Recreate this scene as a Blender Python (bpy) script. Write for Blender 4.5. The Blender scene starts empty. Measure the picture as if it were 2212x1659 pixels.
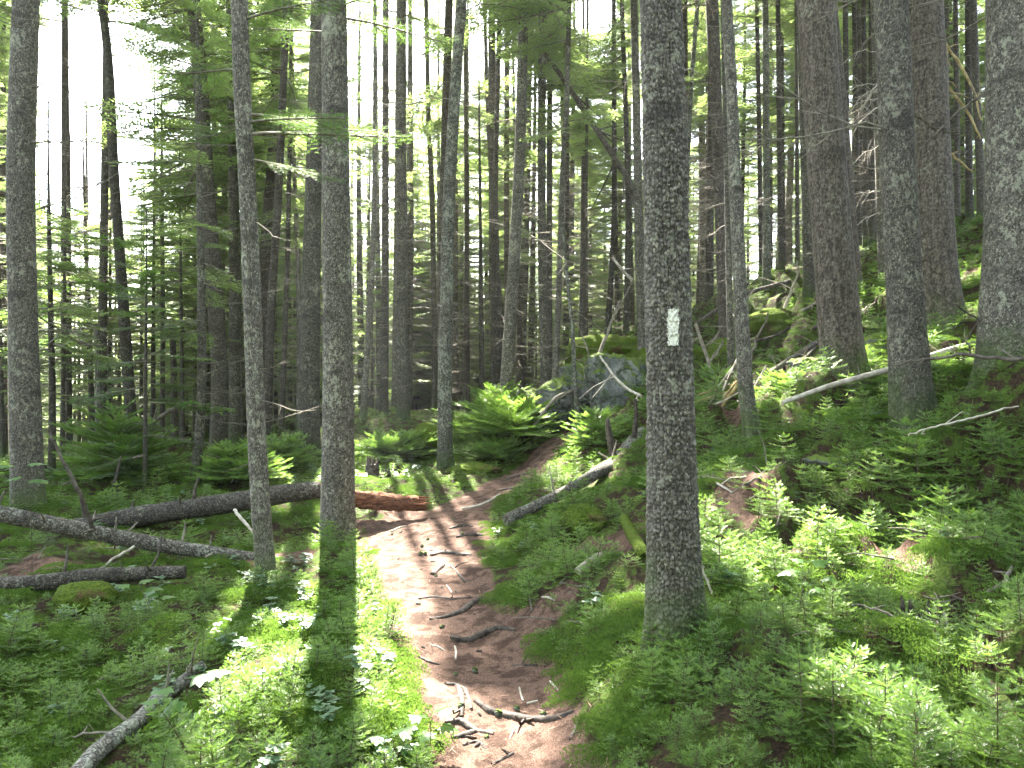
import bpy, math, random
import numpy as np
from mathutils import Vector, Euler

sc = bpy.context.scene
COL = sc.collection
random.seed(7)
RNG = np.random.default_rng(11)

# ------------------------------------------------------------------ camera, sky, sun, exposure
F, U0, HOR, EYE = 1736.0, 1106.0, 800.0, 1.6
cam_d = bpy.data.cameras.new('camera'); cam = bpy.data.objects.new('camera', cam_d); COL.objects.link(cam)
cam.location = (0, 0, EYE); cam.rotation_euler = (math.radians(90), 0, 0)
cam_d.sensor_width = 36; cam_d.lens = 36 * F / 2212.0
cam_d.shift_y = -(829.5 - HOR) / 2212.0
cam_d.clip_start = 0.05; cam_d.clip_end = 3000
sc.camera = cam

SUN_EL = math.radians(46)
SUN_AZ = math.atan2((731 - U0) / F, 1.0)          # angle from +Y towards +X (negative: left of the view)
SUN = np.array([math.sin(SUN_AZ) * math.cos(SUN_EL), math.cos(SUN_AZ) * math.cos(SUN_EL), math.sin(SUN_EL)])
w = bpy.data.worlds.new('World'); sc.world = w; w.use_nodes = True
nt = w.node_tree; nt.nodes.clear()
sky = nt.nodes.new('ShaderNodeTexSky'); sky.sky_type = 'NISHITA'; sky.sun_disc = False
sky.sun_elevation = SUN_EL; sky.sun_rotation = SUN_AZ; sky.altitude = 600; sky.air_density = 1.0; sky.dust_density = 3.0; sky.ozone_density = 1.0
bg = nt.nodes.new('ShaderNodeBackground'); bg.inputs['Strength'].default_value = 0.1
out = nt.nodes.new('ShaderNodeOutputWorld')
hs_ = nt.nodes.new('ShaderNodeHueSaturation'); hs_.inputs['Saturation'].default_value = 0.6   # sky desaturated so its fill light is less blue
nt.links.new(sky.outputs[0], hs_.inputs['Color']); nt.links.new(hs_.outputs[0], bg.inputs['Color']); nt.links.new(bg.outputs[0], out.inputs['Surface'])
sd = bpy.data.lights.new('sun', 'SUN'); sun = bpy.data.objects.new('sun', sd); COL.objects.link(sun)
sd.energy = 5.0; sd.angle = math.radians(0.53); sd.color = (1.0, 0.95, 0.86)
sun.rotation_euler = Vector(SUN.tolist()).to_track_quat('Z', 'Y').to_euler(); sun.location = (-6, 20, 25)
sc.view_settings.view_transform = 'Standard'; sc.view_settings.look = 'None'
sc.view_settings.exposure = 4.0; sc.view_settings.gamma = 1.0
sc.cycles.use_denoising = True; sc.cycles.denoiser = 'OPENIMAGEDENOISE'; sc.cycles.denoising_input_passes = 'RGB_ALBEDO_NORMAL'; sc.cycles.denoising_prefilter = 'ACCURATE'
sc.cycles.max_bounces = 6; sc.cycles.diffuse_bounces = 3; sc.cycles.glossy_bounces = 2
sc.cycles.transmission_bounces = 4; sc.cycles.transparent_max_bounces = 4
sc.cycles.sample_clamp_indirect = 1.0

# ------------------------------------------------------------------ maths helpers
def P(u, v, D): return np.array([(u - U0) / F * D, D, EYE + (HOR - v) / F * D])
def px(X):
    X = np.atleast_2d(X); y = np.maximum(X[:, 1], 0.05)
    return U0 + X[:, 0] / y * F, HOR - (X[:, 2] - EYE) / y * F
def sstep(a, b, x): t = np.clip((x - a) / (b - a), 0, 1); return t * t * (3 - 2 * t)
def hash2(i, j, k=0):
    h = (i.astype(np.int64) * 374761393 + j.astype(np.int64) * 668265263 + k * 2147483647) & 0xffffffff
    h = ((h ^ (h >> 13)) * 1274126177) & 0xffffffff
    return ((h ^ (h >> 16)) & 0xffffff) / float(0xffffff)
def vnoise(x, y, k=0):
    i = np.floor(x); j = np.floor(y); fx = x - i; fy = y - j
    fx = fx * fx * (3 - 2 * fx); fy = fy * fy * (3 - 2 * fy)
    a = hash2(i, j, k); b = hash2(i + 1, j, k); c = hash2(i, j + 1, k); d = hash2(i + 1, j + 1, k)
    return (a * (1 - fx) + b * fx) * (1 - fy) + (c * (1 - fx) + d * fx) * fy
def fbm(x, y, k=0, o=4):
    s = 0; a = 0.5; t = 0
    for q in range(o):
        s = s + a * vnoise(x * 2 ** q + 17.3 * q, y * 2 ** q - 9.1 * q, k + q); t += a; a *= 0.5
    return s / t
def inpoly(u, v, poly):
    r = np.zeros(np.shape(u), bool); n = len(poly)
    for i in range(n):
        x1, y1 = poly[i]; x2, y2 = poly[(i + 1) % n]
        c = ((y1 > v) != (y2 > v)) & (u < (x2 - x1) * (v - y1) / (y2 - y1 + 1e-9) + x1); r ^= c
    return r

# ------------------------------------------------------------------ the trees read off the photograph
# pts top -> base in photo pixels (2212 wide), w = widths at top / middle / base, D = metres away
T = [
 dict(D=8.5, pts=[(52,0),(46,200),(42,400),(46,600),(52,830),(62,1112)], w=(52,52,68), bark='lichen', label='big grey trunk at the far left edge, behind the crossing fallen logs', tw=26, H=17),
 dict(D=14, pts=[(218,0),(235,150),(246,375),(262,600),(279,850),(290,1000)], w=(17,22,26), bark='flaky', label='slim bowed dark spruce standing alone against the white sky at upper left', tw=26, H=14),
 dict(D=14, pts=[(422,0),(437,190),(450,415),(466,640),(476,830),(470,1000)], w=(28,34,40), bark='flaky', label='stout dark spruce with green boughs on its left side, left of the speckled slim trunk', tw=24, H=16, green=1),
 dict(D=10.5, pts=[(428,300),(432,500),(436,800),(430,940),(420,1062)], w=(12,18,22), bark='lichen', label='thin straight spruce whose foot is just in front of the stout dark spruce', tw=18, H=7),
 dict(D=6.0, pts=[(515,0),(523,225),(532,375),(542,600),(550,830),(560,1050),(577,1262)], w=(34,37,42), bark='lichen', label='slim leaning trunk mottled with pale lichen, crossing in front of both fallen logs', tw=14, H=13),
 dict(D=13, bend=-.16, pts=[(682,0),(677,300),(672,550),(668,830),(668,1002)], w=(29,38,48), bark='lichen', label='straight grey spruce immediately left of the large sunlit-footed trunk by the path', tw=16, H=17),
 dict(D=7.6, pts=[(723,0),(727,400),(730,700),(731,1000),(729,1198)], w=(52,58,78), bark='lichen', label='large straight trunk left of the path whose shadow lies across the seedlings', tw=14, H=17),
 dict(D=16.5, pts=[(490,0),(497,300),(503,600),(507,968)], w=(16,20,26), bark='lichen', label='pale speckled spruce between the stout dark spruce and the slim leaning trunk', tw=26, H=16),
 dict(D=17, pts=[(603,0),(592,300),(577,520),(571,750),(570,965)], w=(18,26,32), bark='ridged', label='reddish brown spruce right behind the slim leaning trunk', tw=22, H=16),
 dict(D=13.5, pts=[(620,0),(607,300),(600,450),(587,650),(580,830),(574,990)], w=(15,18,20), bark='flaky', label='slender spruce leaning right, just right of the reddish brown one', tw=18, H=14),
 dict(D=17, pts=[(630,60),(635,350),(645,600),(647,800),(644,945)], w=(8,11,13), bark='bare', label='bare silvery dead pole left of the straight grey spruce', tw=8, H=12, dead=1),
 dict(D=16, pts=[(628,300),(624,500),(612,830),(606,950)], w=(9,11,13), bark='flaky', label='very thin dark spruce left of the silvery dead pole', tw=16, H=11),
 dict(D=11, pts=[(104,540),(108,700),(112,850),(112,1030)], w=(9,13,17), bark='flaky', label='thin dark spruce close right of the big far left trunk', tw=22, H=5.2, low=1),
 dict(D=17, pts=[(372,690),(376,800),(378,985)], w=(12,14,17), bark='ridged', label='broken topped brown stub trunk left of the stout dark spruce', tw=14, H=0, dead=1),
 dict(D=18, pts=[(349,480),(351,700),(350,985)], w=(8,10,12), bark='flaky', label='pole thin spruce left of the broken topped stub trunk', tw=18, H=9),
 dict(D=15, pts=[(207,700),(213,800),(215,975)], w=(13,17,20), bark='bare', label='splintered grey snag low on the left beyond the fallen logs', tw=10, H=0, dead=1),
 dict(D=19, pts=[(190,560),(196,760),(200,970)], w=(9,12,13), bark='flaky', label='dark pole spruce next to the splintered grey snag', tw=20, H=8),
 dict(D=15, pts=[(809,60),(809,350),(804,550),(793,760),(783,912)], w=(9,12,14), bark='lichen', label='thin spruce leaning slightly right, first one right of the large trunk left of the path', tw=16, H=14),
 dict(D=17, pts=[(836,0),(834,400),(832,700),(829,905)], w=(13,16,19), bark='flaky', label='straight mid sized spruce in the pair left of the path tree, left one', tw=24, H=16),
 dict(D=15.5, pts=[(868,0),(866,300),(869,500),(868,760),(873,912)], w=(20,24,27), bark='lichen', label='straight grey spruce in the pair left of the path tree, thicker right one', tw=20, H=16),
 dict(D=19, pts=[(856,300),(855,600),(852,900)], w=(8,12,15), bark='lichen', label='thin trunk half hidden by the left edge of the thicker spruce of the pair', tw=12, H=13),
 dict(D=19, pts=[(921,0),(926,250),(934,450),(939,760),(940,895)], w=(9,11,14), bark='flaky', label='thin dark spruce midway between the pair and the path tree', tw=26, H=14),
 dict(D=17, pts=[(971,0),(964,250),(958,500),(958,750),(968,905)], w=(17,20,22), bark='ridged', label='brown trunk half hidden behind the path tree with pale lichen streaks', tw=12, H=16),
 dict(D=12, pts=[(997,0),(980,250),(969,450),(965,650),(961,830),(962,1022)], w=(23,27,34), bark='pale', label='pale lichen streaked tree at the left edge of the path bend', tw=22, H=16),
 dict(D=20, pts=[(1004,60),(1007,400),(1009,700),(1010,885)], w=(8,10,12), bark='flaky', label='thin straight spruce just right of the path bend tree', tw=24, H=14),
 dict(D=21, pts=[(1047,0),(1054,250),(1068,500),(1084,700),(1090,885)], w=(8,9,11), bark='flaky', label='thin crooked spruce leaning left at its top, in the middle of the picture', tw=20, H=14),
 dict(D=18, pts=[(1079,40),(1072,300),(1068,560),(1064,890)], w=(10,12,14), bark='flaky', label='straight dark spruce left of the lichen covered central trunk', tw=20, H=14),
 dict(D=22, pts=[(1096,90),(1094,400),(1096,700),(1098,880)], w=(11,12,13), bark='ridged', label='brown spruce directly behind the lichen covered central trunk', tw=22, H=15),
 dict(D=13.5, pts=[(1132,0),(1124,300),(1114,500),(1102,700),(1094,830),(1091,892)], w=(21,25,29), bark='lichen', label='lichen covered central trunk curving to the right at its top, above the bushes', tw=22, H=16),
 dict(D=15, pts=[(1172,0),(1170,300),(1171,550),(1177,780),(1180,918)], w=(17,18,22), bark='lichen', label='straight spruce in front of the left end of the grey boulders', tw=26, H=16),
 dict(D=16.5, pts=[(1189,40),(1187,400),(1186,700),(1188,905)], w=(11,14,16), bark='flaky', label='darker spruce touching the right side of the one before the boulders', tw=20, H=15),
 dict(D=13, pts=[(1229,0),(1224,200),(1214,400),(1206,650),(1198,830),(1190,925)], w=(10,12,15), bark='lichen', label='thin pale spruce leaning right, foot among the bushes before the boulders', tw=20, H=13),
 dict(D=12.2, pts=[(1217,480),(1225,600),(1236,700),(1242,825),(1250,922)], w=(6,9,11), bark='pale', label='thin pale curved sapling trunk standing in front of the boulder face', tw=8, H=0, dead=1),
 dict(D=20, pts=[(1271,0),(1268,300),(1266,500),(1266,742)], w=(6,8,9), bark='flaky', label='needle thin tall spruce behind the mossy boulder', tw=26, H=16),
 dict(D=19, pts=[(1260,340),(1258,550),(1255,755)], w=(9,11,12), bark='flaky', label='dark broken topped pole behind the mossy boulder', tw=12, H=0, dead=1),
 dict(D=18, pts=[(1324,0),(1325,200),(1326,450),(1320,600),(1312,745)], w=(9,11,14), bark='flaky', label='slim spruce above the boulder crossed by the long leaning trunk', tw=26, H=15),
 dict(D=17, pts=[(1347,100),(1354,300),(1357,500),(1352,735)], w=(10,12,14), bark='flaky', label='slim spruce just left of the one half hidden behind the blazed trunk', tw=24, H=15),
 dict(D=13, pts=[(1369,0),(1376,300),(1381,560),(1386,700),(1388,850)], w=(16,19,22), bark='lichen', label='pale spruce half hidden behind the left edge of the white blazed trunk', tw=14, H=16),
 dict(D=3.5, pts=[(1424,0),(1434,300),(1439,550),(1446,825),(1452,1100),(1457,1392)], w=(84,92,118), bark='scaly', label='nearest trunk with scaly dark bark and a white painted blaze', tw=3, H=15),
 dict(D=16, pts=[(1507,0),(1492,200),(1483,400),(1478,600),(1482,770)], w=(9,10,12), bark='pale', label='thin pale spruce leaning right, first one right of the blazed trunk', tw=12, H=14),
 dict(D=12.5, pts=[(1541,0),(1550,250),(1558,500),(1562,650),(1566,820)], w=(28,25,24), bark='ridged', label='brown spruce with bristling dead twigs behind the two slim trunks', tw=30, H=16),
 dict(D=7.5, pts=[(1569,0),(1580,200),(1590,450),(1600,650),(1610,830),(1624,968)], w=(21,26,34), bark='pale', label='slim dark and white mottled trunk on the slope right of the blazed trunk', tw=12, H=13),
 dict(D=9.5, pts=[(1568,380),(1572,520),(1577,700),(1581,862)], w=(10,14,17), bark='lichen', label='sunlit slim trunk touching the left side of the mottled one, foot in the brush pile', tw=10, H=10),
 dict(D=16, pts=[(1652,0),(1654,200),(1656,450),(1656,638)], w=(13,14,18), bark='pale', label='grey spruce on the crest with its foot in bright green moss', tw=24, H=16),
 dict(D=17, pts=[(1683,0),(1685,300),(1688,614)], w=(10,11,14), bark='flaky', label='dark straight spruce on the crest right of the grey one', tw=24, H=16),
 dict(D=19, pts=[(1636,100),(1640,300),(1645,612)], w=(9,10,12), bark='flaky', label='slim dark spruce on the crest left of the grey one', tw=24, H=16),
 dict(D=18, pts=[(1721,100),(1722,300),(1723,595)], w=(7,9,10), bark='flaky', label='thin spruce on the crest near the big leaning brown trunk', tw=24, H=15),
 dict(D=12.5, pts=[(1735,300),(1740,420),(1746,560),(1750,664)], w=(16,20,28), bark='lichen', label='trunk half hidden behind the left side of the big brown leaning trunk', tw=6, H=13),
 dict(D=8, pts=[(1757,0),(1779,300),(1795,500),(1808,650),(1824,832)], w=(74,80,96), bark='ridged', label='big brown finely ridged trunk leaning left with a pale lichen patch near its foot', tw=2, H=18),
 dict(D=12, pts=[(1801,0),(1820,200),(1838,450),(1846,560),(1851,655)], w=(20,21,26), bark='ridged', label='brown leaning trunk right behind the big brown one', tw=8, H=16),
 dict(D=12.5, pts=[(1896,150),(1901,350),(1905,500),(1910,640)], w=(16,18,22), bark='lichen', label='sunlit trunk half hidden behind the left side of the rough dark trunk', tw=6, H=15),
 dict(D=6.1, pts=[(1927,0),(1935,200),(1943,400),(1953,600),(1964,800),(1972,958)], w=(66,66,88), bark='lichenscaly', label='rough dark trunk with flared foot on the mossy bank, right of the big brown one', tw=10, H=17),
 dict(D=9, pts=[(1996,0),(2005,200),(2013,420),(2022,600),(2034,745)], w=(68,66,104), bark='ridgedfine', label='split barked brown trunk with an orange sunlit foot behind the rough dark one', tw=10, H=18),
 dict(D=6, pts=[(2188,0),(2188,350),(2183,550),(2178,700),(2180,790)], w=(92,98,122), bark='lichenscaly', label='massive dark trunk cut by the right edge of the picture', tw=10, H=17),
 dict(D=14.5, pts=[(2095,0),(2094,250),(2094,484)], w=(13,14,16), bark='flaky', label='middle one of the three dark trunks seen left of the massive edge trunk', tw=16, H=15),
 dict(D=15, pts=[(2064,60),(2067,250),(2068,492)], w=(10,12,13), bark='flaky', label='left one of the three dark trunks seen left of the massive edge trunk', tw=16, H=15),
 dict(D=14, pts=[(2108,0),(2112,200),(2118,350),(2120,480)], w=(13,15,18), bark='flaky', label='right one of the three dark trunks seen left of the massive edge trunk', tw=16, H=15),
 dict(D=15, pts=[(1822,0),(1826,250),(1832,500),(1834,600)], w=(11,13,14), bark='flaky', label='slim dark spruce showing between the big brown and the rough dark trunk, leftmost', tw=18, H=15),
 dict(D=16, pts=[(1848,0),(1851,250),(1856,560)], w=(10,11,13), bark='flaky', label='slim dark spruce between the big brown and the rough dark trunk, second', tw=22, H=15),
 dict(D=15.5, pts=[(1862,60),(1868,300),(1872,555)], w=(10,14,16), bark='flaky', label='slim dark spruce between the big brown and the rough dark trunk, third', tw=22, H=15),
 dict(D=15, pts=[(1884,0),(1884,250),(1886,545)], w=(12,15,17), bark='flaky', label='slim dark spruce just left of the rough dark trunk', tw=22, H=15),
]

# ------------------------------------------------------------------ terrain
ctl = []
for u, v, D in [(1110,1659,3.2),(1050,1500,3.95),(1000,1400,4.6),(960,1300,5.5),(950,1200,6.8),(950,1130,8.0),(1035,1080,9.2),(1110,1040,10.2),(1165,1000,11.4),
    (1215,1500,3.95),(1135,1400,4.6),(1065,1300,5.45),(1060,1200,6.75),(870,1400,4.6),(800,1200,6.8),
    (300,1400,4.9),(0,1659,3.4),(0,1400,4.9),(300,1659,3.25),(600,1400,4.5),(700,1659,3.15),(0,1250,6.3),(300,1200,7.2),
    (280,1050,11.5),(880,1060,10.0),(1050,945,13.5),(900,895,20),(1050,890,20),(600,945,22),(200,960,24),(850,1000,12),(1250,960,10.8),
    (1300,1520,3.4),(1300,1659,2.9),(1700,1659,2.6),(2212,1659,2.35),(2000,1400,3.5),(1700,1400,3.7),(2000,1210,4.6),(2150,1100,4.95),(1700,1170,5.2),
    (2150,900,5.6),(2200,1000,5.2),(1850,1030,5.7),(1550,1110,5.8),(1450,1000,7.8),(1300,1030,8.6),(1230,1150,6.4),(1350,1215,5.0),(1200,1310,4.75),(1280,1400,4.0),
    (1900,690,11),(1850,640,13),(1700,602,16),(2100,500,13),(2300,450,13),(1550,770,12.5),(1410,735,15),(1500,890,8.3),(1300,770,15),(1720,860,7.6),(1850,870,7.2),(1640,870,8.0),(1380,900,11.2)]:
    ctl.append(P(u, v, D))
for t in T:
    if t['D'] < 19.5: ctl.append(P(t['pts'][-1][0], t['pts'][-1][1], t['D']))
for q in [(0,0,0),(0,2,0),(0,22,.55),(3,24,1.0),(6,26,2.2),(10,22,3.4),(12,16,4.8),(10,10,4.5),(8,5,3.3),(14,0,5),(5,0,1.5),(2.2,1,.5),(3,-3,.7),(-4,0,-.3),(-10,5,-.8),(-15,15,-1),
          (-10,0,-.8),(0,-5,0),(0,60,-3),(-40,60,-6),(40,60,-4),(0,40,-1),(25,35,0),(-25,35,-2.5),(30,10,7),(30,-20,7),(-30,-20,-3),(0,-30,-1)]:
    ctl.append(np.array(q, float))
ctl = np.array(ctl)
def _ker(r2): return np.sqrt(r2 + 0.16)
_n = len(ctl)
_A = np.zeros((_n + 3, _n + 3)); _d2 = ((ctl[:, None, :2] - ctl[None, :, :2]) ** 2).sum(-1)
_A[:_n, :_n] = _ker(_d2) - np.eye(_n) * 0.02; _A[:_n, _n] = 1; _A[:_n, _n + 1:] = ctl[:, :2]; _A[_n, :_n] = 1; _A[_n + 1:, :_n] = ctl[:, :2].T
_W = np.linalg.solve(_A, np.concatenate([ctl[:, 2], [0, 0, 0]]))

PATH = np.array([(0.05,-6,.5),(0.05,1.5,.35)] + [((((l + r) / 2) - U0) / F * D, D, (r - l) / 2 / F * D) for v, l, r, D in
    [(1659,962,1262,3.2),(1500,885,1228,3.95),(1400,862,1145,4.6),(1300,850,1068,5.5),(1200,812,1052,6.8),(1140,800,1060,7.8),(1080,975,1090,9.2),(1040,1035,1180,10.2),(1002,1100,1215,11.4)]]
    + [(1.1,12.3,.4),(2.2,12.9,.35)])
def path_d(x, y):      # distance to the path edge, negative inside
    best = np.full(np.shape(x), 1e9)
    for a, b in zip(PATH[:-1], PATH[1:]):
        dx, dy = b[0] - a[0], b[1] - a[1]; t = np.clip(((x - a[0]) * dx + (y - a[1]) * dy) / (dx * dx + dy * dy), 0, 1)
        best = np.minimum(best, np.hypot(x - a[0] - t * dx, y - a[1] - t * dy) - (a[2] + t * (b[2] - a[2])))
    return best
def ground(x, y):
    x = np.asarray(x, float); y = np.asarray(y, float); sh = x.shape; x = x.ravel(); y = y.ravel(); z = np.empty(len(x))
    for s in range(0, len(x), 20000):
        xx, yy = x[s:s + 20000], y[s:s + 20000]
        cx, cy = np.clip(xx, -45, 45), np.clip(yy, -30, 65)
        r2 = (cx[:, None] - ctl[None, :, 0]) ** 2 + (cy[:, None] - ctl[None, :, 1]) ** 2
        b = _ker(r2) @ _W[:_n] + _W[_n] + _W[_n + 1] * cx + _W[_n + 2] * cy
        far = np.hypot(xx - cx, yy - cy); b = b - 0.02 * far
        pd = path_d(xx, yy); off = sstep(-.05, .45, pd)
        near = 1.0 - 0.6 * sstep(12, 30, np.hypot(xx, yy))
        b = b + off * near * ((fbm(xx * 1.3, yy * 1.3, 3) - .45) * (.34 + .3 * sstep(.8, 2.2, xx)) + (fbm(xx * 4.2, yy * 4.2, 9, 3) - .5) * (.16 + .12 * sstep(.3, 1.6, xx)) + .16 * sstep(.6, 2.0, xx) * (sstep(.47, .53, fbm(xx * 2.1 + 7, yy * 2.1, 41, 2)) - .5)) + (fbm(xx * 5, yy * 5, 5, 4) - .5) * .06 + (1 - off) * (fbm(xx * 2.2, yy * 3.5, 15, 2) - .5) * .07
        b = b + off * 0.05
        z[s:s + 20000] = b
    return z.reshape(sh)
def g1(x, y): return float(ground(np.array([x]), np.array([y]))[0])
_Ds = np.concatenate([np.arange(1.6, 16, .03), np.arange(16, 60, .2)])
def hit(u, v):         # the point of the ground seen at a photo pixel
    z = EYE + (HOR - v) / F * _Ds; g = ground((u - U0) / F * _Ds, _Ds); k = np.argmax(z <= g)
    if z[k] > g[k]: k = len(_Ds) - 1
    D = _Ds[k]; return np.array([(u - U0) / F * D, D, float(g[k])])

# bare needle-litter patches off the path: centre pixel, radii in metres
BARE = [(830,1150,.55,.45),(1590,1090,.4,.35),(1170,1330,.28,.22),(610,1200,.3,.35),(1310,1190,.35,.25),(2000,1150,.5,.25),(90,1210,.4,.3),(880,1120,.4,.3),(2080,600,.9,.8),(1600,870,.35,.3),(1930,640,.6,.5)]
BAREW = [(hit(u, v), a, b) for u, v, a, b in BARE]
def bare(x, y):
    m = np.zeros(np.shape(x))
    for c, a, b in BAREW: m = np.maximum(m, 1 - sstep(.6, 1.15, np.hypot((x - c[0]) / a, (y - c[1]) / b) + (fbm(x * 5, y * 5, 33, 2) - .5) * .7))
    return m

# ------------------------------------------------------------------ where direct sun gets down to the ground (crown boughs in the way are left out)
LIT = [([(1480,980),(2212,840),(2212,1520),(1480,1600)], .35), ([(545,1330),(600,1240),(655,1195),(770,1170),(800,1128),(990,1125),(1060,1150),(1045,1205),(905,1240),(872,1290),(868,1400),(900,1500),(985,1590),(1000,1720),(470,1720),(505,1560),(505,1440)], 1.0),
       ([(1060,1500),(1190,1500),(1215,1580),(1180,1640),(1060,1620),(1020,1560)], .55), ([(900,1230),(1010,1250),(1030,1330),(960,1360),(870,1330)], .3),
       ([(790,1030),(950,1015),(990,1060),(980,1100),(860,1090),(780,1070)], 1.0),
       ([(1650,840),(1900,815),(1910,880),(1760,905),(1640,890)], 1.0), ([(1870,640),(1925,640),(1925,710),(1860,710)], 1.0), ([(2055,600),(2125,600),(2125,720),(2050,710)], 1.0),
       ([(1590,660),(1740,650),(1740,720),(1600,720)], .95), ([(1660,1170),(1850,1180),(1960,1170),(2010,1230),(1850,1320),(1660,1300)], .95), ([(1640,1090),(1770,1080),(1770,1150),(1650,1150)], .95),
       ([(1240,725),(1340,715),(1360,760),(1230,770)], 1.0), ([(1170,900),(1310,890),(1300,1010),(1180,1010)], .95), ([(590,1060),(660,1040),(700,1080),(650,1110)], 1.0),
       ([(1780,1560),(2000,1540),(2212,1480),(2212,1620),(1900,1640)], .7), ([(1230,1020),(1330,1000),(1300,1060),(1210,1080)], 1.0), ([(130,1180),(400,1180),(420,1230),(300,1260),(130,1250)], .7),
       ([(2140,560),(2212,560),(2212,1000),(2000,1000)], .5), ([(700,880),(1100,880),(1100,1000),(760,1000)], .7), ([(1050,1010),(1190,990),(1150,1060),(1000,1090)],.6)]
_gx = np.arange(-30, 30.01, .25); _gy = np.arange(-30, 60.01, .25); _GX, _GY = np.meshgrid(_gx, _gy); _GZ = ground(_GX, _GY)
def gfast(x, y):
    a = np.clip((x + 30) / .25, 0, len(_gx) - 1.001); b = np.clip((y + 30) / .25, 0, len(_gy) - 1.001); i = a.astype(int); j = b.astype(int); fx = a - i; fy = b - j
    return (_GZ[j, i] * (1 - fx) + _GZ[j, i + 1] * fx) * (1 - fy) + (_GZ[j + 1, i] * (1 - fx) + _GZ[j + 1, i + 1] * fx) * fy
def shade_px(X):
    X = np.atleast_2d(X).astype(float); g = np.where(X[:, 0] > 1.5, 1.4, .3)
    for _ in range(7):
        t = (X[:, 2] - g) / SUN[2]; x = X[:, 0] - SUN[0] * t; y = X[:, 1] - SUN[1] * t
        g = gfast(x, y)
    y2 = np.where(y < .6, 1e-3, y)
    return np.where(y < .6, -9999, U0 + x / y2 * F), np.where(y < .6, -9999, HOR - (g - EYE) / y2 * F)
def litprob(X):
    u, v = shade_px(X); p = np.zeros(len(u))
    for poly, q in LIT: p = np.maximum(p, inpoly(u, v, poly) * q)
    return p

# ------------------------------------------------------------------ materials
def mat(name):
    m = bpy.data.materials.new(name); m.use_nodes = True; m.node_tree.nodes.clear(); return m, m.node_tree
def nd(t, kind, props=None, **inp):
    n = t.nodes.new(kind)
    for k, v in (props or {}).items(): setattr(n, k, v)
    for k, v in inp.items():
        s = n.inputs[int(k[1:])] if k[0] == 'i' and k[1:].isdigit() else n.inputs[k.replace('_', ' ')]
        if hasattr(v, 'is_output') or isinstance(v, bpy.types.NodeSocket): t.links.new(v, s)
        else: s.default_value = v
    return n
def mixc(t, f, a, b, mode='MIX'):
    n = t.nodes.new('ShaderNodeMix'); n.data_type = 'RGBA'; n.blend_type = mode
    for s, v in ((n.inputs[0], f), (n.inputs[6], a), (n.inputs[7], b)):
        if isinstance(v, bpy.types.NodeSocket): t.links.new(v, s)
        else: s.default_value = v if not isinstance(v, tuple) else (*v, 1)[:4]
    return n.outputs[2]
def ramp(t, x, a, b): return nd(t, 'ShaderNodeMapRange', {'interpolation_type': 'SMOOTHSTEP'}, Value=x, From_Min=a, From_Max=b).outputs[0]
def mth(t, op, a, b=0.0): return nd(t, 'ShaderNodeMath', {'operation': op}, i0=a, i1=b).outputs[0]
def noise(t, vec, scale, detail=4, rough=.55): return nd(t, 'ShaderNodeTexNoise', None, Vector=vec, Scale=scale, Detail=detail, Roughness=rough).outputs['Fac']
def scaled(t, vec, s): return nd(t, 'ShaderNodeMapping', None, Vector=vec, Scale=s).outputs[0]
def finish(t, col, rough, height=None, bump=.5, dist=.01, spec=.3):
    b = nd(t, 'ShaderNodeBsdfPrincipled', None, Base_Color=col, Roughness=rough)
    b.inputs['Specular IOR Level'].default_value = spec
    if height is not None:
        h = nd(t, 'ShaderNodeBump', None, Height=height, Strength=bump, Distance=dist); t.links.new(h.outputs[0], b.inputs['Normal'])
    o = t.nodes.new('ShaderNodeOutputMaterial'); t.links.new(b.outputs[0], o.inputs[0]); return b

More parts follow.
